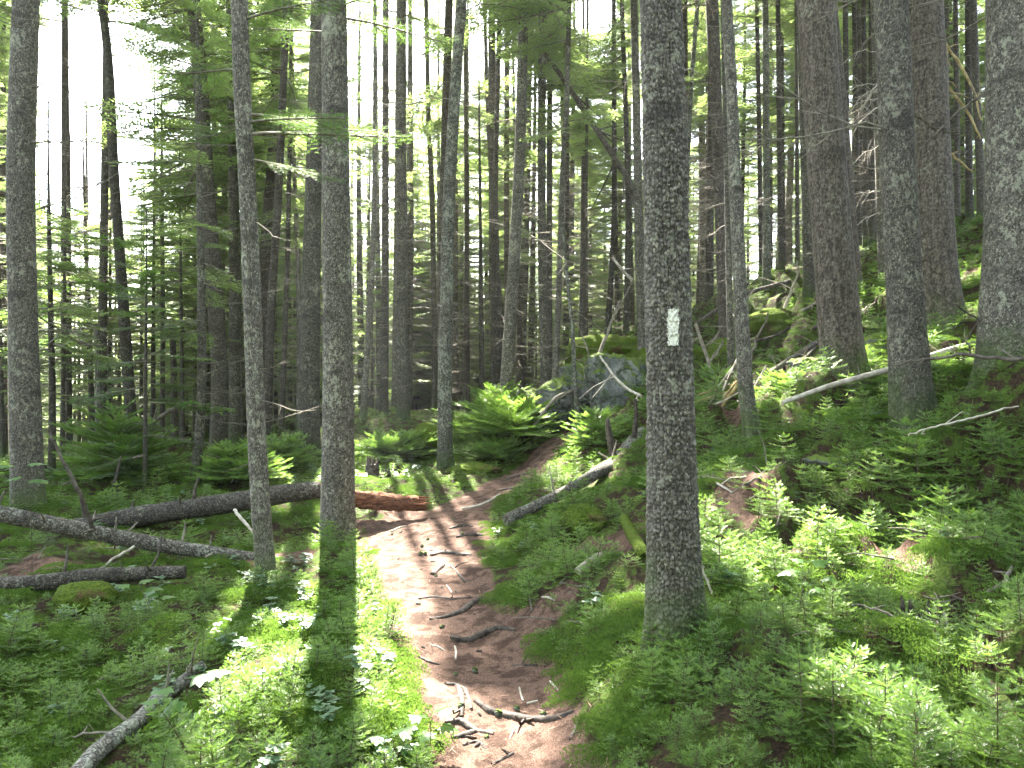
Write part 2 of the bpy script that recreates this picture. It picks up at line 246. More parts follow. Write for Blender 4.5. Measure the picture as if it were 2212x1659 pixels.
def bark(name, dark, light, lichen, amount, stretch=1.0, cell=42, attr=False, mossy=.25):
    m, t = mat(name)
    tc = nd(t, 'ShaderNodeTexCoord').outputs['Object']; oi = nd(t, 'ShaderNodeObjectInfo').outputs['Random']
    v = scaled(t, tc, (1, 1, stretch))
    wob = nd(t, 'ShaderNodeTexNoise', None, Vector=v, Scale=14.0, Detail=3.0).outputs['Color']
    vv = nd(t, 'ShaderNodeVectorMath', {'operation': 'ADD'}, i0=v, i1=nd(t, 'ShaderNodeVectorMath', {'operation': 'SCALE'}, i0=wob, Scale=.045).outputs[0]).outputs[0]
    e = nd(t, 'ShaderNodeTexVoronoi', {'feature': 'DISTANCE_TO_EDGE'}, Vector=vv, Scale=float(cell)).outputs['Distance']
    c = nd(t, 'ShaderNodeTexVoronoi', {'feature': 'F1'}, Vector=vv, Scale=float(cell)).outputs['Color']
    cellv = nd(t, 'ShaderNodeSeparateColor', None, Color=c).outputs[0]
    if attr:
        crack = nd(t, 'ShaderNodeAttribute', {'attribute_name': 'crack'}).outputs['Fac']; cellv = nd(t, 'ShaderNodeAttribute', {'attribute_name': 'cell'}).outputs['Fac']
    else: crack = mth(t, 'SUBTRACT', 1.0, ramp(t, e, .0, .16))
    fine = noise(t, v, 160, 5, .7); big = noise(t, v, 5, 4, .6)
    col = mixc(t, ramp(t, mth(t, 'ADD', mth(t, 'MULTIPLY', cellv, .6), mth(t, 'MULTIPLY', fine, .6)), .2, .95), dark, light)
    col = mixc(t, mth(t, 'MULTIPLY', crack, .8), col, (dark[0] * .35, dark[1] * .33, dark[2] * .3))
    sp = noise(t, scaled(t, tc, (1, 1, .7)), 26, 6, .7); patch = noise(t, tc, 3.2, 3, .5)
    lf = ramp(t, mth(t, 'ADD', sp, mth(t, 'MULTIPLY', patch, .55)), .93 - amount * .10, 1.0 - amount * .10)
    col = mixc(t, mth(t, 'MULTIPLY', lf, .6), col, lichen)
    lf2 = ramp(t, noise(t, scaled(t, tc, (1, 1, .8)), 75, 3, .6), .66 - amount * .07, .70 - amount * .07)
    col = mixc(t, mth(t, 'MULTIPLY', lf2, .7), col, (lichen[0] * 1.1, lichen[1] * 1.08, lichen[2] * 1.08))
    # moss on the foot and dark whorl knots up the stem
    z = nd(t, 'ShaderNodeSeparateXYZ', None, Vector=tc).outputs[2]
    mo = mth(t, 'MULTIPLY', ramp(t, mth(t, 'ADD', z, mth(t, 'MULTIPLY', big, -.9)), .05, -.45), mossy * 3)
    col = mixc(t, mo, col, (.055, .085, .018))
    kn = ramp(t, noise(t, scaled(t, tc, (.5, .5, 1)), 7, 2, .4), .6, .7)
    col = mixc(t, mth(t, 'MULTIPLY', kn, .5), col, (dark[0] * .5, dark[1] * .5, dark[2] * .5))
    hs = nd(t, 'ShaderNodeHueSaturation', None, Color=col, Value=nd(t, 'ShaderNodeMapRange', None, Value=oi, To_Min=.75, To_Max=1.2).outputs[0])
    h = mth(t, 'ADD', mth(t, 'MULTIPLY', ramp(t, e, 0, .3), .7), mth(t, 'ADD', mth(t, 'MULTIPLY', cellv, .5), mth(t, 'MULTIPLY', fine, .5)))
    finish(t, hs.outputs[0], .9, h, .7 if not attr else .45, .012 if not attr else .004, .2)
    return m
LICH = (.27, .27, .19)
M = {}
M['flaky'] = bark('bark_flaky', (.055,.045,.037), (.125,.11,.09), LICH, .3)
M['lichen'] = bark('bark_lichen_spotted', (.06,.052,.043), (.15,.135,.11), LICH, .9)
M['pale'] = bark('bark_pale_lichen', (.055,.05,.043), (.17,.16,.13), (.33,.34,.26), 1.3)
M['ridged'] = bark('bark_ridged', (.058,.046,.038), (.145,.122,.1), (.26,.25,.19), .2, .3, 70)
M['ridgedfine'] = bark('bark_ridged_attr', (.055,.044,.036), (.155,.13,.105), (.26,.26,.19), .25, .3, 70, True)
M['scaly'] = bark('bark_scaly', (.058,.05,.043), (.155,.14,.118), (.29,.29,.22), .8, 1, 50, True)
M['lichenscaly'] = bark('bark_lichen_scaly', (.055,.048,.04), (.155,.138,.115), (.31,.31,.23), .95, 1, 50, True)
M['bare'] = bark('bare_weathered_wood', (.10,.09,.075), (.26,.24,.21), LICH, .3, .12, 60)
M['log'] = bark('fallen_log_bark', (.06,.052,.043), (.17,.152,.128), (.33,.34,.27), .9, mossy=0.0)
M['logdark'] = bark('dark_fallen_log_bark', (.045,.038,.031), (.12,.105,.088), (.25,.25,.19), .5, mossy=0.0)
M['logpale'] = bark('pale_fallen_log_bark', (.10,.09,.078), (.28,.26,.225), (.40,.41,.35), 1.0, mossy=0.0)
def simple(name, a, b, scale=30, rough=.9, bump=.5, stretch=(1, 1, 1), spec=.2, dist=.006):
    m, t = mat(name); tc = nd(t, 'ShaderNodeTexCoord').outputs['Object']; v = scaled(t, tc, stretch)
    n = noise(t, v, scale, 6, .65); finish(t, mixc(t, ramp(t, n, .35, .68), a, b), rough, n, bump, dist, spec); return m
M['twig'] = simple('dead_twig_bark', (.10,.085,.065), (.24,.21,.165), 18)
M['darktwig'] = simple('dark_branch_bark', (.045,.035,.028), (.13,.11,.09), 18)
M['paletwig'] = simple('pale_bleached_wood', (.27,.23,.18), (.5,.45,.38), 18)
M['yellowtwig'] = simple('yellowish_bare_wood', (.22,.16,.07), (.42,.33,.16), 18)
M['root'] = simple('root_bark', (.022,.016,.013), (.095,.075,.06), 26, .75, .8)
M['redwood'] = simple('red_split_heartwood', (.06,.025,.015), (.24,.105,.055), 5, .9, 1.0, (1.2, 9, 9), .1, .03)
M['stem'] = simple('seedling_stem_bark', (.05,.04,.025), (.11,.085,.05), 60)
M['paint'] = simple('white_blaze_paint', (.55,.53,.46), (.8,.78,.7), 90, .6, .6, (1, 1, 1), .3, .003)

def leafmat(name, a, b, ta, tb, trans=.45, rough=.5, spec=.25):
    m, t = mat(name)
    va = nd(t, 'ShaderNodeAttribute', {'attribute_name': 'var'}).outputs['Fac']
    oi = nd(t, 'ShaderNodeObjectInfo').outputs['Random']
    tc = nd(t, 'ShaderNodeNewGeometry').outputs['Position']; n = noise(t, tc, 1.7, 3, .5)
    f = nd(t, 'ShaderNodeMath', {'operation': 'ADD', 'use_clamp': True}, i0=mth(t, 'MULTIPLY', va, .65), i1=mth(t, 'MULTIPLY', mth(t, 'ADD', mth(t, 'MULTIPLY', oi, .5), mth(t, 'SUBTRACT', n, .35)), .55)).outputs[0]
    d = mixc(t, f, a, b); tr = mixc(t, f, ta, tb)
    bs = nd(t, 'ShaderNodeBsdfPrincipled', None, Base_Color=d, Roughness=rough); bs.inputs['Specular IOR Level'].default_value = spec
    ts = nd(t, 'ShaderNodeBsdfTranslucent', None, Color=tr)
    mx = nd(t, 'ShaderNodeMixShader', None, i0=trans, i1=bs.outputs[0], i2=ts.outputs[0])
    o = t.nodes.new('ShaderNodeOutputMaterial'); t.links.new(mx.outputs[0], o.inputs[0]); return m
M['needle'] = leafmat('spruce_needles', (.03,.075,.022), (.085,.17,.04), (.11,.22,.04), (.28,.46,.08))
M['canopy'] = leafmat('canopy_needles', (.055,.09,.038), (.115,.175,.06), (.22,.32,.09), (.42,.55,.16), .55)
M['seedling'] = leafmat('seedling_needles', (.03,.072,.014), (.165,.28,.05), (.10,.22,.026), (.35,.54,.085), .45, .36, .9)
M['maple'] = leafmat('maple_leaf', (.05,.12,.03), (.09,.19,.04), (.18,.34,.05), (.3,.48,.08), .5, .4, .5)
M['shrubleaf'] = leafmat('dull_green_leaf', (.06,.12,.06), (.12,.2,.1), (.12,.24,.06), (.2,.34,.09), .35, .38, .5)
M['moss'] = leafmat('moss_fronds', (.04,.08,.016), (.11,.18,.03), (.09,.17,.025), (.18,.3,.04), .35, .8, .1)

# ground
def ground_mat():
    m, t = mat('forest_floor')
    tc = nd(t, 'ShaderNodeTexCoord').outputs['Object']
    pa = nd(t, 'ShaderNodeAttribute', {'attribute_name': 'path'}).outputs['Fac']
    n1 = noise(t, tc, 1.6, 4); n2 = noise(t, tc, 9, 5, .65); n3 = noise(t, tc, 70, 6, .75); n4 = noise(t, tc, 260, 3, .7)
    moss = mixc(t, ramp(t, n3, .35, .65), (.03, .055, .011), (.09, .13, .02))
    moss = mixc(t, ramp(t, n1, .5, .75), moss, (.08, .12, .022), 'MIX')
    hum = mixc(t, ramp(t, n3, .4, .65), (.018, .012, .008), (.075, .045, .028))
    veg = mixc(t, ramp(t, n2, .44, .56), moss, hum)
    # fallen needles: three stretched noises turned different ways
    st = None
    for k, a in enumerate((.3, 1.4, 2.4)):
        mp = nd(t, 'ShaderNodeMapping', None, Vector=tc, Rotation=(0, 0, a), Scale=(420, 55, 60)).outputs[0]
        q = ramp(t, noise(t, mp, 1.0, 2, .5), .56, .66); st = q if st is None else mth(t, 'MAXIMUM', st, q)
    pc = mixc(t, ramp(t, n3, .3, .7), (.085, .049, .036), (.19, .115, .085))
    pc = mixc(t, mth(t, 'MULTIPLY', st, .6), pc, (.32, .21, .155))
    pc = mixc(t, mth(t, 'MULTIPLY', ramp(t, n2, .46, .58), .75), pc, (.045, .026, .018))
    col = mixc(t, ramp(t, mth(t, 'ADD', pa, mth(t, 'MULTIPLY', mth(t, 'SUBTRACT', n2, .5), .5)), .35, .6), veg, pc)
    h = mth(t, 'ADD', mth(t, 'MULTIPLY', n3, 1.2), mth(t, 'ADD', mth(t, 'MULTIPLY', n4, .3), mth(t, 'MULTIPLY', st, .15)))
    finish(t, col, .95, h, .8, .02, .1); return m
M['ground'] = ground_mat()
def rock_mat():
    m, t = mat('mossy_rock')
    tc = nd(t, 'ShaderNodeTexCoord').outputs['Object']; nz = nd(t, 'ShaderNodeSeparateXYZ', None, Vector=nd(t, 'ShaderNodeNewGeometry').outputs['Normal']).outputs[2]
    n1 = noise(t, tc, 3, 6, .6); n2 = noise(t, tc, 40, 6, .7)
    c = mixc(t, ramp(t, n1, .35, .65), (.08, .082, .076), (.21, .21, .195)); c = mixc(t, ramp(t, n2, .5, .7), c, (.2, .22, .19))
    c = mixc(t, ramp(t, noise(t, tc, 7, 3), .52, .6), c, (.075, .09, .06))
    c = mixc(t, ramp(t, mth(t, 'ADD', nz, mth(t, 'MULTIPLY', n1, .9)), .75, .95), c, mixc(t, n2, (.05, .08, .012), (.14, .19, .03)))
    wv = nd(t, 'ShaderNodeVectorMath', {'operation': 'ADD'}, i0=scaled(t, tc, (1, 1, 1.8)), i1=nd(t, 'ShaderNodeVectorMath', {'operation': 'SCALE'}, i0=nd(t, 'ShaderNodeTexNoise', None, Vector=tc, Scale=4.0, Detail=3.0).outputs['Color'], Scale=.75).outputs[0]).outputs[0]
    e = ramp(t, nd(t, 'ShaderNodeTexVoronoi', {'feature': 'DISTANCE_TO_EDGE'}, Vector=wv, Scale=1.5).outputs['Distance'], 0, .03)
    c = mixc(t, mth(t, 'MULTIPLY', mth(t, 'SUBTRACT', 1.0, e), .6), c, (.03, .033, .026))
    c = mixc(t, mth(t, 'MULTIPLY', ramp(t, noise(t, scaled(t, tc, (1.5, 1.5, .5)), 4, 5, .7), .5, .62), .55), c, (.055, .075, .025))
    finish(t, c, .9, mth(t, 'ADD', mth(t, 'MULTIPLY', e, .35), mth(t, 'ADD', n1, mth(t, 'MULTIPLY', n2, .3))), 1.0, .06, .2); return m
M['rock'] = rock_mat()
def moss_skin():
    m, t = mat('moss_skin'); tc = nd(t, 'ShaderNodeTexCoord').outputs['Object']; n = noise(t, tc, 60, 6, .75); n1 = noise(t, tc, 5, 3)
    c = mixc(t, ramp(t, n, .35, .65), (.035, .06, .01), (.12, .16, .025)); c = mixc(t, ramp(t, n1, .55, .7), c, (.09, .055, .03))
    finish(t, c, 1.0, n, 1.0, .02, .05); return m
M['mossskin'] = moss_skin()

# ------------------------------------------------------------------ mesh builder
class G:
    def __init__(s): s.V = []; s.F = {3: [], 4: []}; s.m = {3: [], 4: []}; s.a = []; s.n = 0; s.sm = {3: [], 4: []}
    def add(s, V, Fc, mi=0, var=0.0, smooth=False):
        V = np.asarray(V, float).reshape(-1, 3); Fc = np.asarray(Fc, int); k = Fc.shape[1]
        s.V.append(V); s.F[k].append(Fc + s.n); s.m[k].append(np.full(len(Fc), mi)); s.sm[k].append(np.full(len(Fc), smooth))
        s.a.append(np.broadcast_to(np.asarray(var, float), (len(V),))); s.n += len(V)
    def merge(s, o, R=None, sc_=1.0, t=(0, 0, 0), dv=0.0):
        V = np.concatenate(o.V) if len(o.V) > 1 else o.V[0]
        if len(o.V) > 1: o.V = [V]; o.a = [np.concatenate(o.a)]
        V = V * sc_; V = V @ R.T if R is not None else V; V = V + np.asarray(t)
        for k in (3, 4):
            if o.F[k]:
                if len(o.F[k]) > 1: o.F[k] = [np.concatenate(o.F[k])]; o.m[k] = [np.concatenate(o.m[k])]; o.sm[k] = [np.concatenate(o.sm[k])]
                s.F[k].append(o.F[k][0] + s.n); s.m[k].append(o.m[k][0]); s.sm[k].append(o.sm[k][0])
        s.V.append(V); s.a.append(o.a[0] + dv); s.n += len(V)
    def mesh(s, name, mats, extra=None):
        me = bpy.data.meshes.new(name)
        if not s.V:
            s.add([(0, 0, 0), (.001, 0, 0), (0, .001, 0)], [(0, 1, 2)])
        V = np.concatenate(s.V); me.vertices.add(len(V)); me.vertices.foreach_set('co', V.astype(np.float32).ravel())
        li, ls, mi, sm = [], [], [], []; off = 0
        for k in (3, 4):
            if s.F[k]:
                f = np.concatenate(s.F[k]); li.append(f.ravel()); ls.append(off + np.arange(len(f)) * k); off += f.size
                mi.append(np.concatenate(s.m[k])); sm.append(np.concatenate(s.sm[k]))
        li = np.concatenate(li); ls = np.concatenate(ls)
        me.loops.add(len(li)); me.loops.foreach_set('vertex_index', li.astype(np.int32))
        me.polygons.add(len(ls)); me.polygons.foreach_set('loop_start', ls.astype(np.int32))
        me.polygons.foreach_set('material_index', np.concatenate(mi).astype(np.int32)); me.polygons.foreach_set('use_smooth', np.concatenate(sm))
        for m in mats: me.materials.append(m)
        a = me.attributes.new('var', 'FLOAT', 'POINT'); a.data.foreach_set('value', np.clip(np.concatenate(s.a), 0, 1).astype(np.float32))
        for k, v in (extra or {}).items():
            a = me.attributes.new(k, 'FLOAT', 'POINT'); a.data.foreach_set('value', np.asarray(v, np.float32))
        me.update(calc_edges=True); return me

def tube(g, pts, rad, sides=6, mi=0, var=0.0, cap=True, smooth=True, wob=0.0):
    p = np.asarray(pts, float); n = len(p); r = np.broadcast_to(np.asarray(rad, float), (n,))
    d = np.gradient(p, axis=0); d /= np.linalg.norm(d, axis=1)[:, None] + 1e-9
    ref = np.array([0, 0, 1.0]) if abs(d[:, 2]).mean() < .8 else np.array([1.0, 0, 0])
    s = np.cross(d, ref); s /= np.linalg.norm(s, axis=1)[:, None] + 1e-9; q = np.cross(s, d)
    th = np.arange(sides) * 2 * math.pi / sides
    rr = r[:, None] * (1 + (wob * (RNG.random((n, sides)) - .5) if wob else 0))
    V = p[:, None] + rr[..., None] * (s[:, None] * np.cos(th)[None, :, None] + q[:, None] * np.sin(th)[None, :, None])
    i = np.arange(n - 1)[:, None] * sides; j = np.arange(sides)[None]; k = (j + 1) % sides
    Fc = np.stack([i + j, i + k, i + sides + k, i + sides + j], -1).reshape(-1, 4)
    g.add(V.reshape(-1, 3), Fc, mi, var, smooth)
    if cap:
        for e, c in ((0, p[0]), (n - 1, p[-1])):
            ring = V[e]; fan = [(0, 1 + (a + 1) % sides, 1 + a) if e == 0 else (0, 1 + a, 1 + (a + 1) % sides) for a in range(sides)]
            g.add(np.vstack([c, ring]), fan, mi, var, False)
def curve(p0, p1, sag=0.0, n=6, jit=0.0, up=0.0):
    t = np.linspace(0, 1, n)[:, None]; p0 = np.asarray(p0, float); p1 = np.asarray(p1, float); L = np.linalg.norm(p1 - p0)
    p = p0 * (1 - t) + p1 * t; p[:, 2] -= (np.sin(t[:, 0] * math.pi) * sag); p[1:-1] += (RNG.random((n - 2, 3)) - .5) * jit * L
    return p
def smoothpath(p, m=6):
    p = np.asarray(p, float); n = len(p)
    if n < 3: return np.array([p[0] + (p[-1] - p[0]) * t for t in np.linspace(0, 1, m + 1)])
    o = []
    for i in range(n - 1):
        a, b, c, d = p[max(i - 1, 0)], p[i], p[i + 1], p[min(i + 2, n - 1)]
        for t in np.linspace(0, 1, m, endpoint=False): o.append(.5 * ((2 * b) + (-a + c) * t + (2 * a - 5 * b + 4 * c - d) * t * t + (-a + 3 * b - 3 * c + d) * t ** 3))
    o.append(p[-1]); return np.array(o)

def kites(g, base, dirn, nrm, L, W, var, mi=0):
    base = np.asarray(base); n = len(base); s = np.cross(dirn, nrm); s /= np.linalg.norm(s, axis=1)[:, None] + 1e-9
    L = np.broadcast_to(L, (n,))[:, None]; W = np.broadcast_to(W, (n,))[:, None]
    V = np.stack([base, base + dirn * L * .4 + s * W * .5, base + dirn * L, base + dirn * L * .4 - s * W * .5], 1)
    g.add(V.reshape(-1, 3), np.arange(n * 4).reshape(n, 4), mi, np.repeat(np.broadcast_to(var, (n,)), 4))
def needles(g, base, dirn, nrm, L, var, step=.004, nl=.011, nw=.0022, mi=0):
    # one shoot each: rows of single needles on both sides and on top
    base = np.asarray(base); n = len(base)
    s = np.cross(dirn, nrm); s /= np.linalg.norm(s, axis=1)[:, None] + 1e-9
    L = np.broadcast_to(L, (n,))
    k = max(3, int(L.mean() / step)); t = (np.arange(k) + .5) / k
    c = base[:, None] + dirn[:, None] * (t[None, :, None] * L[:, None, None])
    for ang in (-1.35, -.75, -.1, .6, 1.3):
        a = ang + (RNG.random((n, k)) - .5) * .5
        side = s[:, None] * np.sin(a)[..., None] + nrm[:, None] * np.cos(a)[..., None] * .75
        d = side * .85 + dirn[:, None] * .6
        ln = nl * (.7 + .5 * RNG.random((n, k))) * (1 - .35 * t ** 3)[None]
        tip = c + d * ln[..., None]; wv = dirn[:, None] * nw * .5
        V = np.stack([c - wv, c + wv + 0 * tip, tip], 2)
        g.add(V.reshape(-1, 3), np.arange(n * k * 3).reshape(-1, 3), mi, np.repeat(np.broadcast_to(var, (n,)), k * 3))

def rotz(a): c, s = math.cos(a), math.sin(a); return np.array([[c, -s, 0], [s, c, 0], [0, 0, 1.0]])
def roty(a): c, s = math.cos(a), math.sin(a); return np.array([[c, 0, s], [0, 1, 0], [-s, 0, c]])
def rotx(a): c, s = math.cos(a), math.sin(a); return np.array([[1, 0, 0], [0, c, -s], [0, s, c]])
def unit(a): return a / (np.linalg.norm(a, axis=-1, keepdims=True) + 1e-9)

# a live spruce bough lying along +X, unit length, z up (flat spray, slightly drooping)
def bough(seed, n=15, near=False, size=1.0, sparse=1.0):
    r = np.random.default_rng(seed); g = G()
    ax = np.linspace(0, 1, 9); az = -.16 * ax ** 1.6 + .07 * ax ** 3; pts = np.stack([ax, .03 * np.sin(ax * 4 + seed), az], 1)
    tube(g, pts, np.linspace(.013, .003, 9), 4, 1, .3, False)
    B, Dn, Nn, Ls, Vr = [], [], [], [], []
    for i in range(n):
        x = .18 + .82 * (i + r.random() * .7) / n
        for sd_ in (-1, 1):
            if r.random() > sparse: continue
            l = (.42 * (1.05 - x) ** .75 + .05) * r.uniform(.7, 1.15) * (.5 + min(1, x * 2.2) * .5)
            a = sd_ * r.uniform(.75, 1.1); p0 = np.array([x, np.interp(x, ax, pts[:, 1]), np.interp(x, ax, az)])
            d = np.array([math.cos(a), math.sin(a), r.uniform(-.28, .02)]); d /= np.linalg.norm(d)
            p1 = p0 + d * l; tube(g, [p0, (p0 + p1) / 2 + [0, 0, .01], p1 - [0, 0, .02 * l]], [.004, .003, .002], 3, 1, .3, False)
            m = max(2, int(l / .055))
            for j in range(m + 1):
                q = p0 + (p1 - p0) * ((j + .4) / (m + .6))
                for s2 in ((-1, 1) if j < m else (0,)):
                    b = a + s2 * r.uniform(.6, .95); dd = np.array([math.cos(b), math.sin(b), r.uniform(-.3, .15)])
                    B.append(q); Dn.append(dd); Nn.append([r.uniform(-.5, .5), r.uniform(-.5, .5), 1]); Ls.append(r.uniform(.06, .11) * (1 - .3 * j / m)); Vr.append(min(1, .15 + .5 * x * r.random() + .3 * (j / m)))
    B = np.array(B); Dn = unit(np.array(Dn)); Nn = unit(np.array(Nn)); Ls = np.array(Ls); Vr = np.array(Vr)
    if near: needles(g, B, Dn, Nn, Ls * .95, Vr, .012 / size, .017 / size, .0042 / size)
    else: kites(g, B, Dn, Nn, Ls * 1.0, .024, Vr)
    return g
BOUGHS = [bough(s) for s in range(5)]
BOUGHS_SPARSE = [bough(20 + s, 11, False, 1, .75) for s in range(4)]
NEARB = [bough(40 + s, 15, True, 1.0) for s in range(3)]
def place_bough(g, b, base, az, pitch, L, roll=0.0, dv=0.0): g.merge(b, rotz(az) @ roty(-pitch) @ rotx(roll), L, base, dv)

def crown(center, z0, z1, Lmax, seed, origin, per=5, gap=True, step=.42, lib=None, one_side=None, keep=1.0, skypx=None):
    r = np.random.default_rng(seed); g = G(); lib = lib or BOUGHS; recs = []
    z = z0
    while z < z1:
        tt = (z - z0) / (z1 - z0); L0 = Lmax * (1 - tt) ** .75 * (.55 + .45 * min(1, tt * 5)) + .12
        for k in range(per if tt > .12 else max(2, per - 2)):
            if r.random() > keep: continue
            az = r.uniform(0, 2 * math.pi)
            if one_side is not None and r.random() < .8: az = one_side + r.uniform(-1.0, 1.0)
            recs.append((z + r.uniform(-.15, .15), az, -.12 + .55 * tt + r.uniform(-.18, .18), L0 * r.uniform(.65, 1.15), r.uniform(-.25, .25), int(r.integers(len(lib))), r.uniform(-.2, .2)))
        z += step * r.uniform(.8, 1.2) * (1 - .35 * tt)
    if not recs: return g
    R = np.array([(a[0], a[1], a[3], a[2]) for a in recs]); cx = np.array([center(a) for a in R[:, 0]])
    ok = np.ones(len(R), bool)
    tip = []
    rnd = r.random(len(R))
    for f, sw in ((.0, 0), (.2, 0), (.35, 0), (.35, .2), (.35, -.2), (.5, .0), (.5, .36), (.5, -.36), (.5, .2), (.5, -.2), (.65, .0), (.65, .3), (.65, -.3), (.8, .0), (.8, .15), (.8, -.15), (.9, .25), (.9, -.25), (1.0, .12), (1.0, -.12), (1.08, 0)):
        X = np.stack([cx[:, 0] + (np.cos(R[:, 1]) * f - np.sin(R[:, 1]) * sw) * R[:, 2], cx[:, 1] + (np.sin(R[:, 1]) * f + np.cos(R[:, 1]) * sw) * R[:, 2], R[:, 0] + np.sin(R[:, 3]) * R[:, 2] * f - .1 * R[:, 2] * f], 1)
        if gap: ok &= ~(rnd < litprob(X))
        if sw: continue
        u, v = px(X)
        for poly, q in SKYGAP: ok &= ~(inpoly(u, v, poly) & (r.random(len(R)) < q))
    for rec, c, o in zip(recs, cx, ok):
        if o: place_bough(g, lib[rec[5]], np.array([c[0], c[1], rec[0]]) - origin, rec[1], rec[2], rec[3], rec[4], rec[6])
    return g
# openings in the canopy where the photograph shows plain sky
SKYGAP = [([(62,0),(300,0),(345,120),(335,330),(300,420),(250,480),(70,470)], .3), ([(80,60),(230,60),(210,380),(75,450)], .4), ([(1235,0),(1320,0),(1320,70),(1235,70)], .7), ([(880,60),(905,60),(905,160),(880,160)], .8)]

# ------------------------------------------------------------------ object helpers
def link(name, me, parent=None, loc=None):
    o = bpy.data.objects.new(name, me); COL.objects.link(o)
    if parent is not None: o.parent = parent
    if loc is not None: o.location = loc
    return o
def thing(name, loc, label, cat, group=None):
    o = link(name, None, None, tuple(float(c) for c in loc)); o.empty_display_size = .1; tag(o, label, cat, group); return o
def tag(o, label, cat, group=None):
    o['label'] = label; o['category'] = cat
    if group: o['group'] = group
    return o

# ------------------------------------------------------------------ ground mesh
def build_ground():
    def axis(lo, hi, mid, fine, grow):
        a = [mid]; s = fine
        while a[-1] < hi:
            if a[-1] > mid + 6.5: s *= grow
            a.append(a[-1] + s)
        b = [mid]; s = fine
        while b[-1] > lo:
            if b[-1] < mid - 6.5: s *= grow
            b.append(b[-1] - s)
        return np.array(sorted(set(b + a)))
    xs = axis(-700, 700, 0, .07, 1.05); ys = axis(-200, 1200, 7.5, .07, 1.05)
    X, Y = np.meshgrid(xs, ys); Z = ground(X, Y); nx, ny = len(xs), len(ys)
    g = G(); i = (np.arange(ny - 1)[:, None] * nx + np.arange(nx - 1)[None]).ravel()
    g.add(np.stack([X.ravel(), Y.ravel(), Z.ravel()], 1), np.stack([i, i + 1, i + nx + 1, i + nx], 1), 0, 0, True)
    pd = path_d(X.ravel(), Y.ravel()); pm = np.maximum(1 - sstep(-.08, .10, pd), bare(X.ravel(), Y.ravel()) * .9)
    # open litter under the far stand
    rr = np.hypot(X.ravel(), Y.ravel()); pm = np.maximum(pm, .45 * sstep(14, 22, rr) * sstep(.4, .6, fbm(X.ravel() * .5, Y.ravel() * .5, 77)))
    me = g.mesh('ground', [M['ground']], {'path': pm}); o = link('ground', me); o['kind'] = 'structure'
build_ground()

